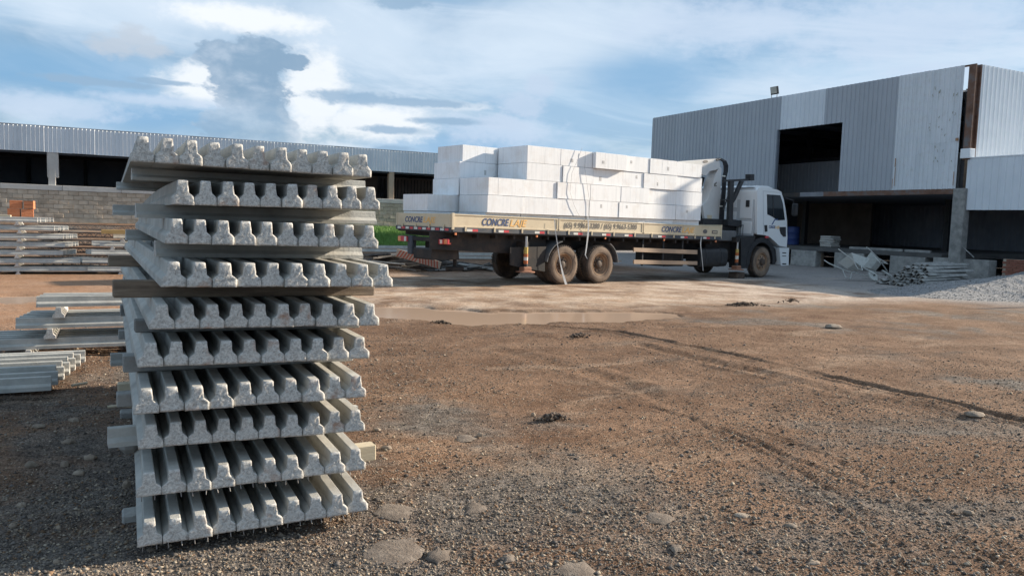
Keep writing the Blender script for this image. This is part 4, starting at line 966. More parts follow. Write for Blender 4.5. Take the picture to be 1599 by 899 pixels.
for side in (0, 1):
    v = 0.0 if side == 0 else BW-0.035
    for a, b in zip(joints[:-1], joints[1:]):
        mb = MB(); mb.box(((a+b)/2, v+0.0175, BT-0.155), (b-a-0.02, 0.030, 0.31), ch=0.006)
        if side == 0:
            mb.box(((a+b)/2, v-0.004, BT-0.012), (b-a-0.02, 0.016, 0.03), ch=0.004); mb.box(((a+b)/2, v-0.003, BT-0.285), (b-a-0.02, 0.014, 0.04), ch=0.004)
            mb.box((a+0.03, v-0.003, BT-0.155), (0.035, 0.014, 0.305)); mb.box((b-0.03, v-0.003, BT-0.155), (0.035, 0.014, 0.305))
        bd = bed_shift(mb).build('side_board', M_CREAM, truck)
        if side == 0:
            for t in np.linspace(a+0.35, b-0.35, 4):
                bed_shift(MB().box((t, -0.018, BT-0.335), (0.045, 0.02, 0.11), ch=0.004)).build('hinge', M_CREAM, bd)
    for u in joints[1:3]: bed_shift(MB().box((u, v+0.016, BT-0.19), (0.03, 0.045, 0.39))).build('board_post', M_STEELDK, truck)
    rb = bed_shift(MB().box(((U0+U1)/2, v+0.0175, BT-0.365), (U1-U0, 0.06, 0.10), ch=0.008)).build('rub_rail', M_BELT, truck)
    if side == 0:
        for px in (737, 786, 842, 902, 946, 981, 1033, 1068, 1103):
            u = T(px, 364)[0]
            for k, mt in ((0, M_WHITEREF), (1, M_REDREF)): bed_shift(MB().box((u-0.08+0.16*k, -0.0145, BT-0.362), (0.157, 0.006, 0.055))).build('reflector', mt, rb)
        for px in (712, 839, 946, 1038, 1119):
            u = T(px, 368)[0]; bed_shift(MB().box((u, 0.02, BT-0.455), (0.05, 0.04, 0.06), ch=0.008)).build('marker_lamp', M_AMBER, rb)
tg = bed_shift(MB().box((U0-0.015, BW/2, BT-0.155), (0.030, BW-0.04, 0.31), ch=0.006).box((U0-0.033, 0.05, BT-0.155), (0.02, 0.05, 0.305)).box((U0-0.033, BW-0.05, BT-0.155), (0.02, 0.05, 0.305))).build('tailgate', M_CREAM, truck)
rr_ = bed_shift(MB().box((U0-0.02, BW/2, BT-0.365), (0.06, BW-0.03, 0.10), ch=0.006)).build('rub_rail', M_BELT, truck)
for k in range(12): bed_shift(MB().box((U0-0.053, 0.16+k*0.195, BT-0.362), (0.006, 0.15, 0.055))).build('reflector', M_REDREF if k % 2 == 0 else M_WHITEREF, rr_)
for k in range(4): bed_shift(MB().box((U0-0.05, 0.3+k*0.62, BT-0.30), (0.02, 0.05, 0.10), ch=0.004)).build('hinge', M_CREAM, tg)
bed_shift(MB().box((U1+0.02, BW/2, BT-0.16), (0.04, BW, 0.42))).build('headboard', M_CREAM, truck)
bed_shift(MB().box((U0+0.01, 0.015, BT-0.17), (0.07, 0.06, 0.38), ch=0.006)).build('corner_post', M_CREAM, truck)
# cross members and chassis
for u in np.arange(-3.3, 6.3, 0.55): bed_shift(MB().box((u, BW/2, 1.215), (0.06, BW-0.16, 0.09))).build('cross_member', M_CHASSIS, truck)
for v in (0.82, 1.62): MB().box((3.1, v, 0.98), (12.6, 0.08, 0.28)).build('chassis_rail', M_CHASSIS, truck)
for u in (-3.2, -1.0, 2.2, 4.6): MB().box((u, 1.22, 0.98), (0.10, 0.75, 0.22)).build('chassis_cross', M_CHASSIS, truck)
plate('side_skirt', [(672, 362), (852, 366), (852, 396), (800, 400), (800, 396), (672, 389)], 0.28, 0.33, M_CHASSIS)
plate('underside_box', [(674, 388), (716, 390), (717, 405), (674, 406)], 0.40, 1.2, M_CHASSIS, bevel=0.03)
plate('mudguard_panel', [(797, 386), (853, 385), (851, 396), (851, 424), (826, 420), (797, 414)], 0.04, 0.08, M_CHASSIS)
for vv in (1.85, 0.55):
    br = MB().box((U0+0.05, vv, 0.93), (0.14, 0.22, 0.46), ch=0.02).build('tail_bracket', M_BELT, truck)
MB().box((U0+0.06, BW/2, 1.09), (0.12, BW-0.3, 0.10), ch=0.01).build('tail_bar', M_CHASSIS, truck)
for vv in (2.12, 0.30):
    tl = MB().box((U0-0.04, vv, 1.07), (0.06, 0.42, 0.13), ch=0.012).build('tail_light', M_REDREF, truck)
    MB().box((U0-0.074, vv+(-0.13 if vv < 1 else 0.13), 1.07), (0.008, 0.13, 0.11)).build('indicator_lens', M_AMBER, tl)
    MB().box((U0-0.074, vv+(0.15 if vv < 1 else -0.15), 1.07), (0.008, 0.09, 0.11)).build('reverse_lens', M_WHITEREF, tl)
sl = plate('side_lamp', [(686, 373.5), (704.5, 374.5), (704.5, 382), (686, 381)], 0.25, 0.29, M_REDREF)
plate('indicator_lens', [(698, 375), (703.5, 375.3), (703.5, 381), (698, 380.6)], 0.243, 0.249, M_AMBER, parent=sl)
plate('reverse_lens', [(687, 374.3), (690.5, 374.5), (690.5, 380.3), (687, 380)], 0.243, 0.249, M_WHITEREF, parent=sl)
MB().tube([(-2.9, 0.8, 0.9), (-2.9, 0.8, 0.42)], 0.045, 10).box((-2.9, 0.8, 0.40), (0.36, 0.3, 0.10), ch=0.02).build('rear_jack', M_CHASSIS, truck)
# wheels
def wheel(name, u, v, outer, dished=True):
    """outer: -1 when the visible face looks towards the camera side"""
    w = 0.28; s_ = -outer
    def F(pr): return [(r, t*s_) for (r, t) in pr]
    mb = MB(); n = 44
    mb.lathe(F([(0.300, 0.030), (0.318, 0.004), (0.36, -0.004), (0.42, -0.002), (0.465, 0.012)]), n, mi=1, cap0=False, cap1=False)
    mb.lathe(F([(0.465, 0.012), (0.490, 0.034), (0.503, 0.060), (0.505, 0.098), (0.490, 0.101), (0.490, 0.111), (0.505, 0.114), (0.505, 0.166), (0.490, 0.169), (0.490, 0.179), (0.505, 0.182), (0.503, 0.22), (0.490, 0.246), (0.465, 0.268), (0.32, 0.275)]), n, mi=0, cap0=False)
    for k in range(44):
        a = 2*math.pi*k/44
        for t in (0.055, 0.225): mb.box((0.499*math.cos(a), t*s_, 0.499*math.sin(a)), (0.022, 0.062, 0.038), rot=(0, -a, 0))
    wh = mb.build(name, [M_TYRE, M_TYREWALL], truck, 35, loc=(u, v, 0.505))
    if dished: pr = [(0.302, 0.022), (0.292, 0.012), (0.278, 0.018), (0.270, 0.05), (0.262, 0.085), (0.235, 0.10), (0.228, 0.135), (0.10, 0.145)]
    else: pr = [(0.302, 0.022), (0.292, 0.012), (0.280, 0.018), (0.268, 0.06), (0.235, 0.075), (0.21, 0.035), (0.15, 0.025), (0.12, 0.02)]
    MB().lathe(F(pr), n, cap0=False).build('rim', M_RIM, wh, 35)
    t0 = 0.135 if dished else 0.03
    hb = MB().lathe(F([(0.135, t0+0.01), (0.135, t0-0.015), (0.105, t0-0.02), (0.10, t0-0.075), (0.075, t0-0.09)]), 24).build('hub', M_HUB, wh, 35)
    for k in range(10):
        a = 2*math.pi*k/10; rr0 = 0.155 if dished else 0.135
        MB().lathe(F([(0.016, t0+0.008), (0.016, t0-0.03)]), 6, c=(rr0*math.cos(a), 0, rr0*math.sin(a))).build('wheel_nut', M_NUT, hb)
    for k in range(8):
        a = 2*math.pi*(k+0.5)/8; rr1 = 0.198 if dished else 0.182
        MB().lathe(F([(0.026, 0.1385 if dished else 0.026), (0.026, 0.1365 if dished else 0.0235)]) if dished else F([(0.022, 0.034), (0.022, 0.024)]), 12, c=(rr1*math.cos(a), 0, rr1*math.sin(a))).build('hand_hole', M_HOSE, wh)
    return wh
uR1, uR2, uF = -0.04, 1.28, 8.66
for u in (uR1, uR2):
    wheel('wheel', u, 0.0, -1); wheel('inner_wheel', u, 0.34, -1); wheel('wheel', u, BW-0.02, 1)
    MB().tube([(u, 0.15, 0.505), (u, BW-0.15, 0.505)], 0.11, 12).build('axle', M_CHASSIS, truck)
wheel('wheel', uF, 0.0, -1, False); wheel('wheel', uF, BW-0.02, 1, False)
MB().tube([(uF, 0.2, 0.505), (uF, BW-0.2, 0.505)], 0.09, 12).build('axle', M_CHASSIS, truck)
# mudguards over the tandem
def arc_guard(name, cu, r, a0, a1, v0, v1, mat, th=0.02):
    pr = []; n = 14
    for i in range(n+1): a = R(a0+(a1-a0)*i/n); pr.append((cu+r*math.cos(a), 0.505+r*math.sin(a)))
    for i in range(n+1): a = R(a1+(a0-a1)*i/n); pr.append((cu+(r+th)*math.cos(a), 0.505+(r+th)*math.sin(a)))
    return MB().prism(pr, v0, v1, axis=1).build(name, mat, truck)
M_GUARD = material('grey_mudguard', [(0.10, 0.105, 0.11), (0.15, 0.15, 0.155)], 0.6, 4, 4, dirt=(0.16, 0.12, 0.09), dirt_amt=0.4, dirt_scale=4)
arc_guard('mudguard', uR1, 0.60, 100, 172, -0.03, 0.62, M_GUARD); arc_guard('mudguard', uR2, 0.62, 4, 62, -0.03, 0.62, M_GUARD)
MB().box((uR2+0.72, 0.3, 0.58), (0.25, 0.5, 0.02)).build('mudguard_foot', M_CHASSIS, truck)
# side guard boards
for (ya, yb, yc, yd) in ((386.5, 393, 390.5, 397), (405.5, 412, 408, 413.5)):
    plate('guard_board', [(990, ya), (1089, yc), (1089, yd), (990, yb)], 0.05, 0.09, M_TAN)
for px in (1008, 1040, 1070): u = T(px, 390)[0]; MB().box((u, 0.115, 0.82), (0.05, 0.04, 0.75)).build('guard_bracket', M_STEELDK, truck)
# tank, battery box and underbody
u0, zt0 = T(1097, 387); u1, zt1 = T(1138, 417)
tk = MB(); pr = []
for i in range(24):
    a = 2*math.pi*i/24; cx2 = abs(math.cos(a))**0.5*math.copysign(1, math.cos(a)); sz2 = abs(math.sin(a))**0.5*math.copysign(1, math.sin(a)); pr.append((0.34+0.28*cx2, (zt0+zt1)/2+0.29*sz2))
tk.prism(pr, u0, u1, axis=0); tko = tk.build('fuel_tank', M_BLACKPL, truck, 30)
for u in (u0+0.3, u1-0.3): MB().prism([(0.34+(p0-0.34)*1.03, (zt0+zt1)/2+(p1-(zt0+zt1)/2)*1.03) for (p0, p1) in pr], u-0.03, u+0.03, axis=0).build('tank_strap', M_STEELDK, tko)
MB().box((5.0, 1.2, 0.62), (0.9, 1.2, 0.5), ch=0.03).build('underbody_box', M_CHASSIS, truck)
MB().box((7.1, 1.2, 0.9), (1.6, 1.5, 0.7), ch=0.04).build('gearbox', M_CHASSIS, truck)
MB().box((6.95, 0.75, 1.33), (0.9, 1.2, 0.32), ch=0.02).build('crane_frame', M_GUARD, truck)
# outriggers
def outrigger(px, ptop, pyel, porg, pbot, v):
    u, z0 = T(px, ptop, v); _, z1 = T(px, pyel, v); _, z2 = T(px, porg, v); _, z3 = T(px, pbot, v)
    o = MB().tube([(u, v, z0), (u, v, z1)], 0.035, 12).build('outrigger_leg', M_CHROME, truck, 40)
    MB().tube([(u, v, z1+0.02), (u, v, z2)], 0.052, 12).build('yellow_sleeve', M_YELLOW, o, 40)
    n = 4
    for i in range(n):
        a, b = z2+(z3-z2)*i/n, z2+(z3-z2)*(i+1)/n
        MB().tube([(u, v, a), (u, v, b)], 0.055, 12).build('striped_sleeve', M_ORANGE if i % 2 == 0 else (M_WHITEREF if i == 1 else M_STEELDK), o, 40)
    MB().box((u, v, z3-0.05), (0.26, 0.2, 0.12), ch=0.02).build('foot', M_MUDPAD, o)
    MB().lathe([(0.24, z3-0.125), (0.24, z3-0.105), (0.06, z3-0.07)], 20, c=(u, v, 0), axis=2).build('pad', M_MUDPAD, o)
outrigger(822, 369, 387, 396, 417, -0.02)
outrigger(1152, 375, 390, 394, 415, 0.02)
MB().box((T(822, 380)[0], 0.5, 1.02), (0.16, 1.0, 0.14)).build('outrigger_beam', M_CHASSIS, truck)
MB().box((T(1152, 372)[0], 0.45, 1.22), (0.2, 0.95, 0.16)).build('outrigger_beam', M_CHASSIS, truck)
uo = T(1152, 415)[0]; MB().box((uo+0.10, 0.10, 0.09), (0.42, 0.34, 0.20), ch=0.02).build('wheel_chock', M_HUB, truck)
# cab
body = [(1182, 366), (1182.5, 298), (1184.5, 293.5), (1190, 292), (1202, 293.5), (1214, 296.5), (1220, 299.5), (1224, 312), (1227, 329), (1229, 345), (1229.5, 372), (1228.5, 386), (1217, 384), (1210, 377), (1202, 370), (1194, 367)]
cab = plate('cab_body', body, 0.0, 2.46, M_WHITE, bevel=0.06, seg=3)
plate('side_window', [(1197.5, 303.5), (1218.5, 305), (1222.5, 318), (1225.5, 343.5), (1214, 344), (1206, 338.5), (1198, 334.5)], -0.006, 0.01, M_GLASS, cab, vref=0)
plate('window_frame', [(1205.6, 304.2), (1207, 304.2), (1208.5, 339.5), (1207.2, 339)], -0.012, -0.004, M_BLACKPL, cab, vref=0)
plate('door_vent', [(1217, 354.5), (1227, 354.5), (1227, 369.5), (1223, 369.5), (1219, 365), (1217.5, 360)], -0.008, 0.01, M_BLACKPL, cab, vref=0)
plate('door_handle', [(1193.4, 351.5), (1197.6, 351.5), (1198, 361.5), (1194.2, 362)], -0.012, 0.01, M_BLACKPL, cab, vref=0)
plate('side_marker', [(1194.5, 368.8), (1199.5, 368.3), (1199.8, 371.3), (1195, 371.8)], -0.012, 0.01, M_REDREF, cab, vref=0)
for pts in ([(1191.3, 298), (1191.9, 298), (1192.6, 366), (1191.9, 366)], [(1191.3, 298), (1219, 300.6), (1219, 301.2), (1191.3, 298.7)]):
    plate('door_seam', pts, -0.004, 0.004, M_PANELGREY, cab, vref=0)
# cab back wall with pressed panels
uc = T(1182, 330)[0]
MB().box((uc-0.012, 1.23, 2.08), (0.02, 2.30, 1.55), ch=0.006).build('back_wall_panel', M_PANELGREY, cab)
for (v0, v1, z0, z1) in ((0.15, 0.62, 1.9, 2.72), (0.75, 1.5, 2.25, 2.72), (0.75, 1.5, 1.5, 2.12), (0.15, 0.62, 1.4, 1.8), (1.6, 2.3, 1.5, 2.7)):
    MB().box((uc-0.03, (v0+v1)/2, (z0+z1)/2), (0.022, v1-v0, z1-z0), ch=0.01).build('pressed_panel', M_WHITE, cab)
MB().box((uc-0.05, 0.33, 2.38), (0.04, 0.13, 0.22), ch=0.01).build('back_vent', M_BLACKPL, cab)
for v in (0.45, 0.55, 0.65, 0.75, 0.85): MB().tube([(uc-0.06, v, 1.35), (uc-0.06, v, 1.68)], 0.008, 6).build('grille_rod', M_STEELDK, cab)
MB().tube([(uc-0.06, 0.43, 1.68), (uc-0.06, 0.87, 1.68)], 0.01, 6).build('grille_rod', M_STEELDK, cab)
ug, zg = T(1186, 289); MB().prism([(uc-0.02, 2.90), (uc+0.15, 2.97), (uc+0.75, 2.98), (uc+1.0, 2.93), (uc+1.0, 2.90)], 0.15, 2.3, axis=1).build('roof_deflector', M_WHITE, cab)
for v in (-0.12, 2.58):
    um, zm = T(1233, 322)
    mr_ = MB().box((um+0.05, v-0.05 if v < 0 else v+0.05, 2.25), (0.12, 0.20, 0.42), ch=0.04).build('mirror', M_BLACKPL, cab)
    MB().tube([(um-0.2, 0.03 if v < 0 else 2.43, 2.62), (um+0.02, v, 2.55), (um+0.05, v, 2.3)], 0.015, 6).build('mirror_arm', M_BLACKPL, mr_)
MB().box((T(1228, 350)[0]-0.3, 1.23, 2.35), (0.02, 0.02, 0.02)).build('dash', M_BLACKPL, cab)
bp_ = plate('bumper_corner', [(1217, 386.8), (1232.3, 387), (1231.3, 414.3), (1219.5, 414.8)], -0.02, 2.48, M_WHITE, bevel=0.04)
for (a, b) in ((394, 395.5), (399, 400.2), (411, 413)): plate('bumper_slot', [(1221.5, a), (1227.5, a+0.2), (1227.5, b), (1221.5, b)], -0.026, -0.018, M_BLACKPL, bp_, vref=-0.02)
# front wheel arch
prf = []
for i in range(19): a = R(-6+192*i/18); prf.append((uF+0.64*math.cos(a), 0.50+0.64*math.sin(a)))
for i in range(19): a = R(186-192*i/18); prf.append((uF+0.80*math.cos(a), 0.50+0.80*math.sin(a)))
MB().prism(prf, 0.03, 0.55, axis=1).build('front_arch', M_BLACKPL, truck)
plate('front_mud_panel', [(1157, 372), (1165, 369), (1180, 368), (1176, 385), (1171, 405), (1168, 419), (1157, 419)], 0.04, 0.5, M_BLACKPL, bevel=0.03)
MB().box((uF+0.75, 1.23, 0.72), (0.8, 2.2, 0.5), ch=0.05).build('engine_cover', M_BLACKPL, truck)
# loader crane
VC = 0.95
col_ = plate('crane_column', [(1096.7, 320.7), (1101.6, 346), (1123.5, 346), (1126.7, 263), (1123, 260), (1117, 274), (1111, 296), (1104.7, 314)], VC, VC+0.34, M_CRANE, bevel=0.015)
boom = plate('crane_boom', [(1058, 252.5), (1097, 249.5), (1118.8, 248), (1123.7, 253), (1124.5, 261.5), (1119, 265), (1108, 267.5), (1103, 274), (1097, 273), (1095, 265.5), (1058, 266)], VC-0.02, VC+0.36, M_CRANE, bevel=0.012)
plate('boom_badge', [(1097.5, 252), (1099.5, 250.6), (1103, 250.2), (1105.5, 251.5), (1105.5, 253.3), (1103, 254.6), (1099.5, 254.8), (1097.5, 253.6)], VC-0.026, VC-0.018, M_LETGR, boom, vref=VC-0.02)
plate('ram', [(1098.5, 274), (1110, 275), (1115, 277), (1109, 298), (1103, 313), (1098, 318)], VC+0.36, VC+0.52, M_HOSE, vref=VC)
def px3(pts, v): return [(T(a, b, v)[0], v, T(a, b, v)[1]) for (a, b) in pts]
for k in range(5):
    off = k*1.3; MB().tube(px3([(1118+off*.2, 250-off*.4), (1124+off*.5, 248.8-off*.1), (1129+off*.8, 252), (1131+off, 259), (1131+off*.9, 268), (1129+off*.8, 277), (1127.5+off*.9, 300), (1125+off, 325), (1124+off, 344)], VC+0.05*k-0.02), 0.028, 8).build('hose', M_HOSE, col_, 40)
for (px, py) in ((1131, 275), (1126.5, 322)):
    u, z = T(px, py, VC-0.06); MB().box((u, VC-0.04, z), (0.14, 0.03, 0.04)).build('hose_clip', M_WHITEREF, col_)
plate('crane_base', [(1098, 341), (1150, 343), (1150, 360), (1098, 358)], VC-0.25, VC+0.9, M_BLACKPL, bevel=0.02)
plate('arm_end', [(1094.5, 320), (1101, 345), (1095, 345)], VC+0.1, VC+0.25, M_BLACKPL)
plate('data_plate', [(1104, 335.5), (1111.5, 336), (1111, 343), (1104.5, 342.5)], VC-0.006, VC+0.01, M_CREAM, col_, vref=VC)
plate('crane_mark', [(1115, 287), (1119, 284), (1119, 286), (1116.5, 289.5), (1119, 289.5), (1119, 291), (1115, 291)], VC-0.006, VC+0.01, M_LETGR, col_, vref=VC)
VR = 0.55
plate('rack_post', [(1140.5, 283), (1146.5, 283), (1144.5, 346), (1138, 346)], VR, VR+0.10, M_STEELDK)
plate('rack_bar', [(1131, 281), (1177, 278.5), (1177, 282), (1131, 284)], VR+0.005, VR+0.10, M_STEELDK)
plate('rack_bar_end', [(1172, 272), (1178, 272), (1178, 282), (1172, 282)], VR-0.05, VR+0.15, M_STEELDK)
plate('rack_brace', [(1157, 283), (1162, 283), (1149, 312), (1145, 318), (1144, 312)], VR+0.01, VR+0.09, M_STEELDK)
plate('rack_low_bar', [(1128, 311), (1142, 311), (1142, 313), (1128, 313)], VR+0.01, VR+0.09, M_STEELDK)
plate('rack_foot', [(1137, 343), (1158, 344), (1158, 354), (1137, 352)], VR-0.05, VR+0.3, M_STEELDK)
plate('rack_stay', [(1138.5, 300), (1139.6, 300), (1131, 328), (1129.8, 328)], VR+0.02, VR+0.05, M_STEELDK)
# lettering
def lettering(body, parent, size, mat, shear=0.0, width=None, bold=0.02):
    cu = bpy.data.curves.new('lettering', 'FONT'); cu.body = body; cu.size = size; cu.shear = shear; cu.extrude = 0.0015; cu.align_x = 'LEFT'; cu.align_y = 'CENTER'; cu.offset = size*bold
    tmp = bpy.data.objects.new('lettering', cu); C.objects.link(tmp)
    dg = bpy.context.evaluated_depsgraph_get(); me = bpy.data.meshes.new_from_object(tmp.evaluated_get(dg)); bpy.data.objects.remove(tmp)
    xs_ = [v.co.x for v in me.vertices]; w = max(xs_)-min(xs_); x0 = min(xs_)
    for v in me.vertices: v.co.x = (v.co.x-x0)*((width/w) if width else 1)
    me.materials.clear(); me.materials.append(mat)
    return link('lettering', me, parent), (width or w)
def side_text(parts, px0, px1, z_off, size, shear=0.0):
    u0 = T(px0, 348)[0]; u1 = T(px1, 348)[0]; tot = sum(len(t) for t, _ in parts); u = u0
    for t, mt in parts:
        w = (u1-u0)*len(t)/tot; o, _ = lettering(t, truck, size, mt, shear, w*0.97, 0.004 if len(t) > 12 else 0.016)
        o.location = (u, -0.0035, BT-TILT*(u+3.53)-z_off); o.rotation_euler = (R(90), 0.0, 0.0); o.rotation_euler = Euler((R(90), R(0), 0)); u += w
    return

side_text([('CONCRE', M_NAVY), ('LAJE', M_LETOR)], 753, 824, 0.165, 0.235, 0.25)
side_text([('(65) 9.9961-3280 / (65) 9.9663-5300', M_LETGR)], 881, 998, 0.16, 0.20, 0.12)
side_text([('CONCRE', M_NAVY), ('LAJE', M_LETOR)], 1034, 1086, 0.16, 0.215, 0.25)
vv = 2.05
for t, mt in (('CONCRE', M_NAVY), ('LAJE', M_LETOR)):
    w = 0.14*len(t); o, _ = lettering(t, tg, 0.19, mt, 0.2, w*0.97)
    o.location = (U0-0.0335, vv, BT-0.16); o.rotation_euler = (R(90), 0, R(-90)); vv -= w
u, z = T(1101, 361.5); MB().lathe([(0.085, -0.004), (0.085, 0.002)], 20, c=(0, 0, 0)).build('round_badge', M_LETGR, truck, loc=(u, -0.001, z)).scale = (1.2, 1, 0.75)
u, z = T(1116, 362.5); bgo = MB().box((u, -0.001, z), (0.27, 0.006, 0.10)).build('square_badge', M_LETGR, truck); MB().box((u, -0.005, z), (0.20, 0.004, 0.035)).build('badge_inset', M_CREAM, bgo)
# small company mark on the door: roof-shaped stroke and two short words
for pts in ([(1204.5, 351), (1206, 351), (1211, 342), (1209.5, 342)], [(1209.5, 342), (1214.5, 342), (1214.2, 343.6), (1210, 343.6)]): plate('door_mark', pts, -0.0065, 0.002, M_NAVY, cab, vref=0)
u, z = T(1200.5, 354.5)
o, _ = lettering('CONCRE', cab, 0.12, M_NAVY, 0.1, 0.36); o.location = (u, -0.004, z); o.rotation_euler = (R(90), 0, 0)
o, _ = lettering('LAJE', cab, 0.12, M_LETOR, 0.1, 0.24); o.location = (u+0.37, -0.004, z); o.rotation_euler = (R(90), 0, 0)
o, _ = lettering('3280', cab, 0.05, M_LETGR, 0, 0.22); u, z = T(1217, 377); bpy.data.objects.remove(o)

# ------------------------------------------------------------------ load of white foam blocks
def foam_block(u0, u1, v0, v1, z0, z1, label, ju=0.0, rz=0.0, seams=True):
    L, D, Hh = u1-u0-0.012, v1-v0, z1-z0-0.006; r = random.Random(label); mb = MB(); n = r.choice((1, 1, 2, 2, 3)); w = L/n
    # bundles of sheets on edge: slightly uneven slabs along the length
    cuts = [0]+[L*(i+1)/n+r.uniform(-.09, .09) for i in range(n-1)]+[L]
    for a, b in zip(cuts[:-1], cuts[1:]):
        e = r.uniform(0, .003); t = r.uniform(0, .006)
        mb.box(((a+b)/2-L/2, e/2, Hh/2-t/2), (b-a-0.0004, D-e, Hh-t), ch=0.0025)
    o = mb.build('foam_block', M_FOAM, None, loc=TW((u0+u1)/2, (v0+v1)/2, z0), rot=(0, 0, TH+rz))
    if r.random() < 0.42:
        MB().box((r.uniform(-.35, .35)*L, -D/2+0.0005, Hh*r.uniform(.3, .75)), (r.uniform(.05, .10), 0.004, r.uniform(.07, .12))).build('smudge', M_FOAMSEAM, o)
    return tag(o, label, 'foam block', 'white foam blocks on the truck bed')
rows_z = [1.30, 1.77, 2.19, 2.61, 3.03, 3.45]
near = {4: [825, 877, 926, 975, 1015, 1057, 1096], 3: [824, 879, 927, 973, 1006, 1057, 1097], 2: [763, 820, 870, 922, 970, 1014, 1057, 1097],
        1: [761, 817, 872, 920, 966, 1011, 1055.5, 1094], 0: [761, 816, 865, 918, 965, 1010, 1053, 1094]}
ymid = {4: 242, 3: 267, 2: 292, 1: 318, 0: 335}
RN = ['bottom', 'second', 'third', 'fourth', 'top']
for r_, pxs in near.items():
    us = [T(p, ymid[r_]+(p-880)*0.09, 0)[0] for p in pxs]
    for k, (a, b) in enumerate(zip(us[:-1], us[1:])):
        dv = random.uniform(-.02, .035); 
        if (r_, k) == (4, 2): dv = -0.11
        if (r_, k) == (2, 0): dv = 0.0
        z0 = rows_z[r_]; z1 = rows_z[r_+1]
        if r_ == 0: z0 = 1.322-TILT*((a+b)/2+3.53); dv = 0.07
        if (r_, k) == (4, 6-1): z1 -= 0.03
        foam_block(a, b, dv, dv+1.18, z0, z1, 'white foam block, %s from the tail on the near side, %s row' % (ORD[k], RN[r_]), rz=R(random.uniform(-.7, .7)))
for r_, ua, z0, z1 in ((4, -2.41, 3.03, 3.45), (3, -2.51, 2.61, 3.03), (2, -2.54, 2.19, 2.61), (1, -3.42, 1.77, 2.19), (0, -3.40, 1.318, 1.77)):
    ub = ua+1.12
    for k in range(3 if r_ < 2 else 2):
        foam_block(ua+1.125*k, ub+1.125*k, 1.28+random.uniform(-.02, .02), 2.42, z0, z1, 'white foam block on the far side of the %s row, %s from the tail' % (RN[r_], ORD[k]), rz=R(random.uniform(-.6, .6)))
def tie_cord(pts, label):
    q = []
    for (a, b) in pts: u, z = T(a, b, -0.03); q.append(TW(u, -0.03, z))
    tag(MB().tube(q, 0.0045, 6).build('tie_cord', M_FOAMSEAM), label, 'cord', 'thin cords tied over the foam load')
tie_cord([(906, 340), (897, 322), (890, 300), (893, 270), (902, 250), (909, 231)], 'thin cord slung over the foam blocks above the rearmost wheel')
tie_cord([(921, 340), (921, 318), (917, 290), (913, 262), (915, 236)], 'thin cord running straight down the foam blocks above the second wheel')
# plastic straps hanging down the side
def ribbon(name, pts, widths, label):
    mb = MB(); vs = []
    for (p, w) in zip(pts, widths):
        u, v, z = p; vs += [(u-w/2, v, z), (u+w/2, v-0.004, z), (u+w/2, v+0.002, z), (u-w/2, v+0.006, z)]
    fs = []
    for i in range(len(pts)-1):
        for k in range(4): fs.append((4*i+k, 4*i+(k+1) % 4, 4*i+4+(k+1) % 4, 4*i+4+k))
    fs += [(3, 2, 1, 0), tuple(4*(len(pts)-1)+k for k in range(4))]
    mb.add(vs, fs); o = mb.build(name, M_STRAP, None, loc=TW(0, 0, 0), rot=(0, 0, TH)); return tag(o, label, 'strap', 'plastic straps hanging from the load')
def tp(px, py, v): u, z = T(px, py, v); return (u, v, z)
ribbon('plastic_strap', [tp(866, 343, -0.06), tp(867, 358, -0.07), tp(871, 385, -0.09), tp(875, 410, -0.10), tp(879, 428, -0.11), tp(884, 444, -0.12)], [0.018, 0.018, 0.02, 0.03, 0.06, 0.08], 'long clear plastic strap hanging past the rearmost wheel')
ribbon('plastic_strap', [tp(918, 338, -0.03), tp(919, 355, -0.06), tp(918, 368, -0.07), tp(916, 385, -0.07), tp(914, 398, -0.08), tp(917, 404, -0.08)], [0.03, 0.03, 0.05, 0.04, 0.03, 0.02], 'clear plastic strap hanging between the two rear wheels')
ribbon('plastic_strap', [tp(1095, 370, -0.05), tp(1094, 383, -0.06), tp(1096, 400, -0.06), tp(1098, 423, -0.07)], [0.02, 0.03, 0.015, 0.015], 'thin pale cord hanging beside the fuel tank')

# ------------------------------------------------------------------ scrap heap behind the truck tail
rs = random.Random(11)
hc = np.array([8.3, 23.2])
def heap_h(x, y): return max(0.0, 0.62-0.30*abs(y-23.4)-0.16*abs(x-7.6)-0.10*max(0, x-8.6))
for i in range(64):
    x = rs.uniform(6.0, 10.9); y = rs.uniform(22.3, 24.3); h = heap_h(x, y); z = max(0.03, h*rs.uniform(0.35, 1.0))
    L = rs.uniform(0.7, 1.9); w = rs.uniform(.08, .22); t = rs.uniform(.02, .05); mb = MB()
    tilt = rs.uniform(-.16, .16); z = max(z, 0.04+abs(math.sin(tilt))*L/2*0.6)
    mb.box((0, 0, 0), (L, w, t), ch=0.006).box((L*.1, 0, t*.9), (L*.8, w*.35, t), ch=0.005)
    o = mb.build('scrap_board', rs.choice([M_DARKSCRAP]*4+[M_CONOLD]), None, loc=(x, y, z), rot=(rs.uniform(-.4, .4), tilt, rs.gauss(0.0, .35)))
    tag(o, 'dark weathered board in the scrap heap behind the truck tail', 'scrap board', 'boards of the scrap heap')
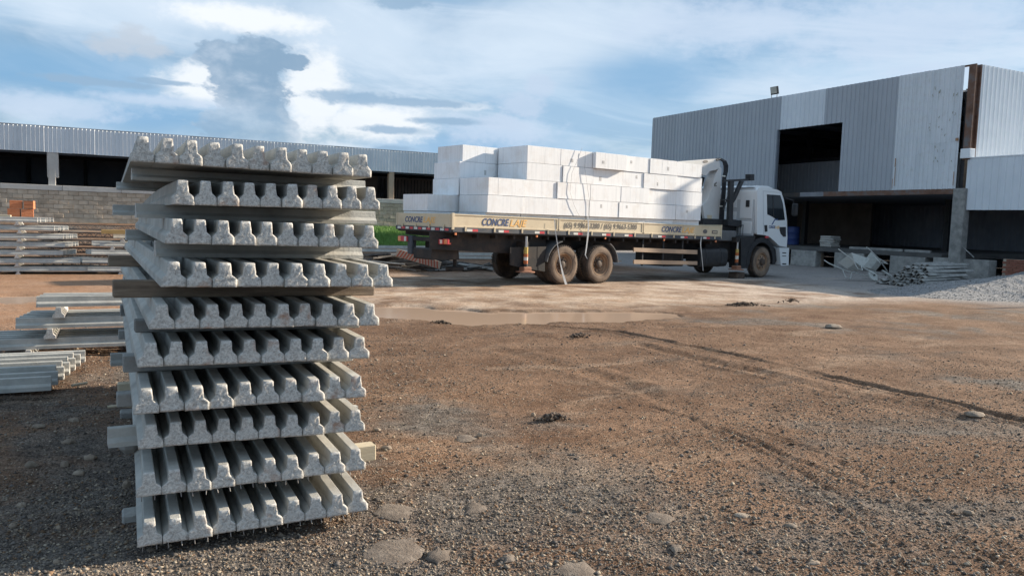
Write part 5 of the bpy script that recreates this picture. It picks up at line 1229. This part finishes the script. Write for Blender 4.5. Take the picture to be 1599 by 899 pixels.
# red and white striped bar resting on the heap
pa = np.array(PY(619, 394, 22.0)); pb2 = np.array(PY(688, 414.5, 21.6)); ln = np.linalg.norm(pb2-pa); dirv = Vector(pb2-pa).normalized()
bar = MB().box((0, 0, 0), (ln, 0.05, 0.22), ch=0.006).build('striped_bar', M_STRIPE_W, None, loc=tuple((pa+pb2)/2), rot=(0, -math.asin(dirv.z), math.atan2(dirv.y, dirv.x)))
tag(bar, 'red and white striped bar lying tilted on the scrap heap', 'striped bar')
n = 14
for i in range(n):
    a = -ln/2+0.03+(ln-0.1)*i/n; w = (ln-0.1)/n*0.55; s_ = 0.07 if i < n/2 else -0.07
    MB().prism([(a-s_*0.5+0.03, -0.104), (a-s_*0.5+w+0.03, -0.104), (a+s_*0.5+w+0.03, 0.104), (a+s_*0.5+0.03, 0.104)], -0.029, -0.0255, axis=1).build('red_stripe', M_STRIPE_R, bar)
# pale remnants on the bank edge behind, seen under the chassis
for i, (px, py, ln_, lab) in enumerate(((600, 391, 2.2, 'pale concrete beam lying before the grass bank left of the truck tail'), (735, 402, 1.8, 'pale concrete beam seen under the truck chassis, nearer one'), (742, 397, 2.0, 'pale concrete beam seen under the truck chassis, farther one'), (625, 386, 2.4, 'long pale beam at the foot of the grass bank'))):
    y = 28.6+0.3*i if i in (1, 2) else 29.5+i*0.2; p = PY(px, py, y)
    place_beam(p[0]-ln_/2, y, max(float(height(p[0], y, False))+0.02, p[2]-0.05), ln_, lab, 'stray pale beams behind the truck', rz=R(-90+rs.uniform(-6, 6)))
mb = MB()

# ------------------------------------------------------------------ wheelbarrows
def wheelbarrow(loc, rot, label):
    e = empty('wheelbarrow', loc); e.rotation_euler = rot; tag(e, label, 'wheelbarrow', 'two wheelbarrows before the dock')
    # x: handles (-) to wheel (+)
    tr = MB(); rim_ = [(-0.42, -0.30, 0.30), (0.42, -0.27, 0.36), (0.42, 0.27, 0.36), (-0.42, 0.30, 0.30)]; bot = [(-0.22, -0.17, 0.03), (0.16, -0.15, 0.03), (0.16, 0.15, 0.03), (-0.22, 0.17, 0.03)]
    ins = [(p[0]*0.96, p[1]*0.95, p[2]) for p in rim_]; ib = [(p[0]*0.95, p[1]*0.95, p[2]+0.015) for p in bot]
    vs = rim_+bot+ins+ib; fs = []
    for k in range(4):
        j = (k+1) % 4; fs += [(k, j, 4+j, 4+k), (8+j, 8+k, 12+k, 12+j), (k, 8+k, 8+j, j)]
    fs += [(7, 6, 5, 4), (12, 13, 14, 15)]; tr.add(vs, fs); t = tr.build('tray', M_BARROW, e)
    bv = t.modifiers.new('bevel', 'BEVEL'); bv.width = 0.03; bv.segments = 2
    for s_ in (-1, 1):
        MB().tube([(-1.0, s_*0.32, 0.22), (-0.82, s_*0.31, 0.14), (-0.3, s_*0.24, 0.0), (0.35, s_*0.12, -0.06), (0.74, s_*0.06, -0.06)], 0.018, 8).build('handle', M_BARROW, e, 40)
        MB().tube([(-0.36, s_*0.24, 0.0), (-0.30, s_*0.26, -0.28), (-0.10, s_*0.26, -0.28), (-0.02, s_*0.2, -0.02)], 0.014, 8).build('leg', M_BARROW, e, 40)
    w = MB().lathe([(0.09, -0.035), (0.15, -0.04), (0.19, -0.02), (0.19, 0.02), (0.15, 0.04), (0.09, 0.035)], 24, c=(0.66, 0, -0.09)).build('wheel', M_BARROW, e, 40)
    MB().tube([(0.66, -0.09, -0.09), (0.66, 0.09, -0.09)], 0.02, 8).build('axle', M_STEELDK, e)
    return e
p = G(1352, 432)
wheelbarrow((21.3, 17.55, 0.40), (R(-38), R(15), R(-8)), 'cement-caked wheelbarrow tipped away with its long handles pointing left')
wheelbarrow((22.9, 18.05, 0.42), (R(-62), R(17), R(16)), 'wheelbarrow lying over with its tray underside showing, beside the beam pile')

# ------------------------------------------------------------------ heap of angled beams by the column
rb_ = random.Random(5)
def vee_mesh(L, r):
    w, h, t = 0.17, 0.075, 0.03; pr = [(-w/2, 0), (-w/2+t, 0), (0, h-t*0.9), (w/2-t, 0), (w/2, 0), (w/2, 0.012), (0.012, h), (-0.012, h), (-w/2, 0.012)]
    return MB().prism(pr, 0, L, axis=1, capmi=1).mesh('angle_joist', [M_CONOLD, M_CONOLD])
vees = [vee_mesh(L, rb_) for L in (2.6, 2.9, 3.2)]
cnt = 0
base = np.array([20.3, 15.35])
rown = [8, 8, 7, 6, 6, 5, 4, 3]
for r_, n in enumerate(rown):
    for k in range(n):
        off = (k-(n-1)/2)*0.19
        # each beam runs away to the right along +X; its end shows to the left
        x = 20.9+0.14*r_+0.05*abs(off)+rb_.uniform(-.16, .16); y = 15.65+off*1.0+0.02*r_
        z = 0.02+r_*0.082+rb_.uniform(0, .006)
        o = link('angle_joist', rb_.choice(vees), None, (x, y, z), (R(rb_.uniform(-.6, .6)), R(rb_.uniform(-14, 14)), R(-90+13+rb_.uniform(-3, 3))))
        tag(o, 'weathered grey angle beam, %s from the front in the %s course of the column heap' % (ORD[k], COURSE[r_]), 'joist', 'angle beams heaped by the column')
# loose bars leaning by the pier
for (pa_, pb3, lab) in (((1504, 386), (1521, 402), 'thin bar leaning behind the corner column'), ((1530, 430), (1545, 441), 'thin pale bar leaning on the pier beside the brick wall')):
    a = PX(*pa_, BX-0.05); b = PX(*pb3, BX-0.2)
    tag(MB().tube([a, b], 0.018, 8).build('loose_bar', M_CONOLD), lab, 'bar')

# ------------------------------------------------------------------ gravel heap at the right edge
def heap_z(x, y):
    h = 1.35*np.exp(-(((x-26.6)/2.8)**2+((y-12.6)/2.0)**2)) + 0.40*np.exp(-(((x-22.2)/2.8)**2+((y-13.2)/1.5)**2)) + 0.14*np.exp(-(((x-19.8)/1.8)**2+((y-13.7)/1.0)**2))
    h += 0.22*np.exp(-(((x-21.0)/0.8)**2+((y-11.4)/0.45)**2))
    return h*(0.88+0.28*fbm(x*1.3, y*1.3, 91, 4)) + (fbm(x*6, y*6, 93, 3)-0.5)*0.05*np.clip(h*6, 0, 1) - 0.06
hx = np.arange(16.5, 27.0, 0.07); hy = np.arange(8.0, 16.6, 0.07); HX, HYY = np.meshgrid(hx, hy)
hv = np.stack([HX.ravel(), HYY.ravel(), heap_z(HX, HYY).ravel()], 1); iih = np.arange(HX.size).reshape(HX.shape)
hq = np.stack([iih[:-1, :-1].ravel(), iih[:-1, 1:].ravel(), iih[1:, 1:].ravel(), iih[1:, :-1].ravel()], 1)
keepq = hv[hq][:, :, 2].max(1) > -0.035
hme = fast_mesh('gravel_heap', hv, hq[keepq]); hme.polygons.foreach_set('use_smooth', [True]*len(hme.polygons))
hme.materials.append(material('crushed_stone', [(0.19, 0.185, 0.185), (0.25, 0.243, 0.24), (0.30, 0.29, 0.285)], 0.95, 9, 8, 0.5, 40))
tag(link('gravel_heap', hme), 'heap of grey crushed stone at the right edge in front of the annex', 'gravel heap')
def scatter_heap(n):
    x = rng.uniform(17.2, 26.9, n); y = rng.uniform(9.5, 16.2, n); z = heap_z(x, y); kp = z > -0.02; x, y, z = x[kp], y[kp], z[kp]
    s_ = np.clip(np.exp(rng.normal(math.log(0.008), 0.4, len(x))), 0.004, 0.03); return np.stack([x, y, z+s_*0.2], 1), s_, 0.6+0.3*rng.random(len(x))
gravel('loose_chippings', 40000, scatter_heap, 'grey stone chippings covering the gravel heap', [(0.22, 0.215, 0.21), (0.26, 0.255, 0.25), (0.19, 0.185, 0.18), (0.29, 0.28, 0.27)])

# ------------------------------------------------------------------ stones and clods
def stone(px, py, wpx, hpx, label, mat=M_STONE, flat=None, seed=0, embed=0.25, group=None):
    p = G(px, py); d = math.hypot(p[0], p[1]); w = wpx/F_PX*d*0.95/2; hh = (hpx/F_PX*d)/2
    if flat: hh = flat
    r = random.Random(seed+px); mb = MB(); n = 14; rings = 5; vs = []
    offs = [0.75+0.5*r.random() for _ in range(n)]
    for j in range(rings):
        ph = -math.pi/2+math.pi*(j+0.5)/rings
        for k in range(n):
            a = 2*math.pi*k/n; q = offs[k]*(0.9+0.2*r.random())
            vs.append((w*math.cos(a)*math.cos(ph)*q, (w*0.75 if not flat else wpx/F_PX*d*0.62)*math.sin(a)*math.cos(ph)*q, hh*(math.sin(ph)+0.15*r.uniform(-1, 1))))
    fs = [(i*n+k, i*n+(k+1) % n, (i+1)*n+(k+1) % n, (i+1)*n+k) for i in range(rings-1) for k in range(n)]+[list(range(n))[::-1], [(rings-1)*n+k for k in range(n)]]
    mb.add(vs, fs); z = float(height(p[0], p[1]))
    o = mb.build('stone', mat, None, 60, loc=(p[0], p[1], z+hh*(1-2*embed)), rot=(0, 0, r.uniform(-.4, .4)-R(27))); return tag(o, label, 'stone', group or 'loose stones on the yard')
for i, (px, py, w, h, lab) in enumerate([
    (1521, 648, 30, 9, 'rounded tan stone beside the long tyre rut at right'), (1301, 512, 26, 8, 'flat pale stone on the bare ground left of the gravel heap'), (749, 677, 10, 10, 'small upright tan stone left of the dark clod'),
    (833, 645, 9, 9, 'pale pebble at the left end of the dark clod'), (603, 699, 17, 8, 'pale chip on the ground right of the bottom layers'), (588, 672, 12, 6, 'small pale pebble close to the third lowest layer'),
    (48, 729, 15, 12, 'grey rounded stone in the shade left of the stack'), (102, 728, 13, 12, 'pale stone in the shade left of the stack, right of the grey one'), (198, 760, 14, 14, 'pale stone close to the lower left of the stack'),
    (124, 741, 16, 9, 'flat grey stone left of the bottom layers'), (117, 657, 18, 9, 'flat grey stone below the low front row'), (60, 669, 20, 7, 'long flat stone in the shade at the far left'), (107, 691, 20, 8, 'low brownish stone in the shade left of the stack'),
    (141, 717, 18, 10, 'grey stone beside the jutting bearer at left'), (20, 825, 12, 9, 'dark grey stone near the lower left corner'), (34, 793, 14, 9, 'brown stone near the left edge below the shade'), (88, 880, 10, 10, 'tan pebble at the bottom left edge'),
    (722, 825, 8, 8, 'pale pebble on the grey gravel right of the flat earth stones'), (1158, 805, 26, 6, 'pale flat chip in the brown gravel at bottom right'), (1235, 821, 20, 6, 'second pale flat chip, right of the first at bottom right'),
    (1272, 881, 20, 5, 'thin pale sliver at the bottom edge right of centre'), (1512, 801, 14, 8, 'small pale stone in the rutted gravel at right'), (638, 872, 9, 7, 'white pebble between the flat earth stones'), (571, 852, 8, 7, 'pale pebble at the left of the flat earth stones'),
    (1028, 810, 20, 6, 'thin tan chip below the middle of the yard'), (906, 800, 10, 7, 'tan pebble below the middle of the yard')]):
    stone(px, py, w, h, lab, seed=i, embed=0.32)
for i, (px, py, w, lab) in enumerate([(614, 800, 58, 'flat earth-coloured stone set in the gravel just right of the stack'), (612, 860, 92, 'largest flat earth-coloured stone set in the gravel at the bottom'), (684, 868, 46, 'flat stone set in the gravel right of the largest one'),
    (742, 794, 42, 'flat stone set in the gravel below the dark clod'), (794, 874, 22, 'small flat stone set in the gravel at the bottom middle'), (905, 895, 66, 'flat stone cut by the bottom edge of the picture'), (1030, 808, 40, 'flat stone set in the gravel at bottom centre right'), (1056, 858, 24, 'small pale flat stone at bottom centre right'), (728, 680, 34, 'flat pale stone beside the small upright tan stone')]):
    stone(px, py, w, 4, lab, M_EARTHSTONE, flat=0.012, seed=50+i, embed=0.36, group='flat stones set in the gravel')
# stick beside the left of the stack
a = G(168, 641); b = G(206, 640); tag(MB().tube([(a[0], a[1], 0.03), ((a[0]+b[0])/2, (a[1]+b[1])/2+.01, 0.036), (b[0], b[1], 0.03)], 0.012, 8).build('stick', M_PALEWOOD), 'pale stick on the ground at the left of the stack', 'stick')
a = G(112, 607); b = G(136, 603); tag(MB().tube([(a[0], a[1], 0.03), (b[0], b[1], 0.032)], 0.012, 8).build('stick', M_PALEWOOD), 'short stick on the ground right of the low front row', 'stick')
# dark clods of gravel turned up by wheels
def clod(px, py, rx, ry, hgt, n, label):
    p = G(px, py); r = np.random.default_rng(int(px)); a = r.random(n)*6.28; q = np.abs(r.normal(0, 0.48, n)); lob = 0.65+0.45*np.sin(2*a+px)+0.3*np.sin(5*a+py); x = p[0]+rx*q*lob*np.cos(a); y = p[1]+ry*q*lob*np.sin(a); q = np.clip(q, 0, 1)
    z = height(x, y)+hgt*(1-q**2)*(0.4+0.6*r.random(n)); s_ = np.clip(np.exp(r.normal(math.log(0.010), 0.5, n)), 0.004, 0.035)
    v, t = stone_mesh_arrays(np.stack([x, y, z], 1), s_, a, 0.7+0*s_); me = fast_mesh('gravel_clod', v, t)
    pal = np.array([(0.085, 0.066, 0.055), (0.12, 0.09, 0.07), (0.06, 0.05, 0.045), (0.19, 0.15, 0.115)]); c_ = pal[r.integers(0, 4, n)]; full = np.ones((n, 6, 4)); full[..., :3] = c_[:, None, :]
    at = me.color_attributes.new('tint', 'FLOAT_COLOR', 'POINT'); at.data.foreach_set('color', full.astype(np.float32).ravel()); me.materials.append(GRAV)
    tag(link('gravel_clod', me), label, 'clod', 'dark clods of turned up gravel', 'stuff')
clod(862, 652, 0.17, 0.10, 0.055, 420, 'dark gravelly clod in the middle of the yard')
clod(905, 528, 0.35, 0.20, 0.06, 260, 'dark clod on the near side of the puddle')
clod(1235, 473, 0.35, 0.12, 0.10, 200, 'dark clod on the pale lane below the truck cab')
clod(1160, 477, 0.7, 0.18, 0.07, 900, 'low dark ridge of earth on the pale lane below the fuel tank')
clod(690, 505, 0.5, 0.10, 0.05, 200, 'dark wet ridge at the near edge of the puddle')
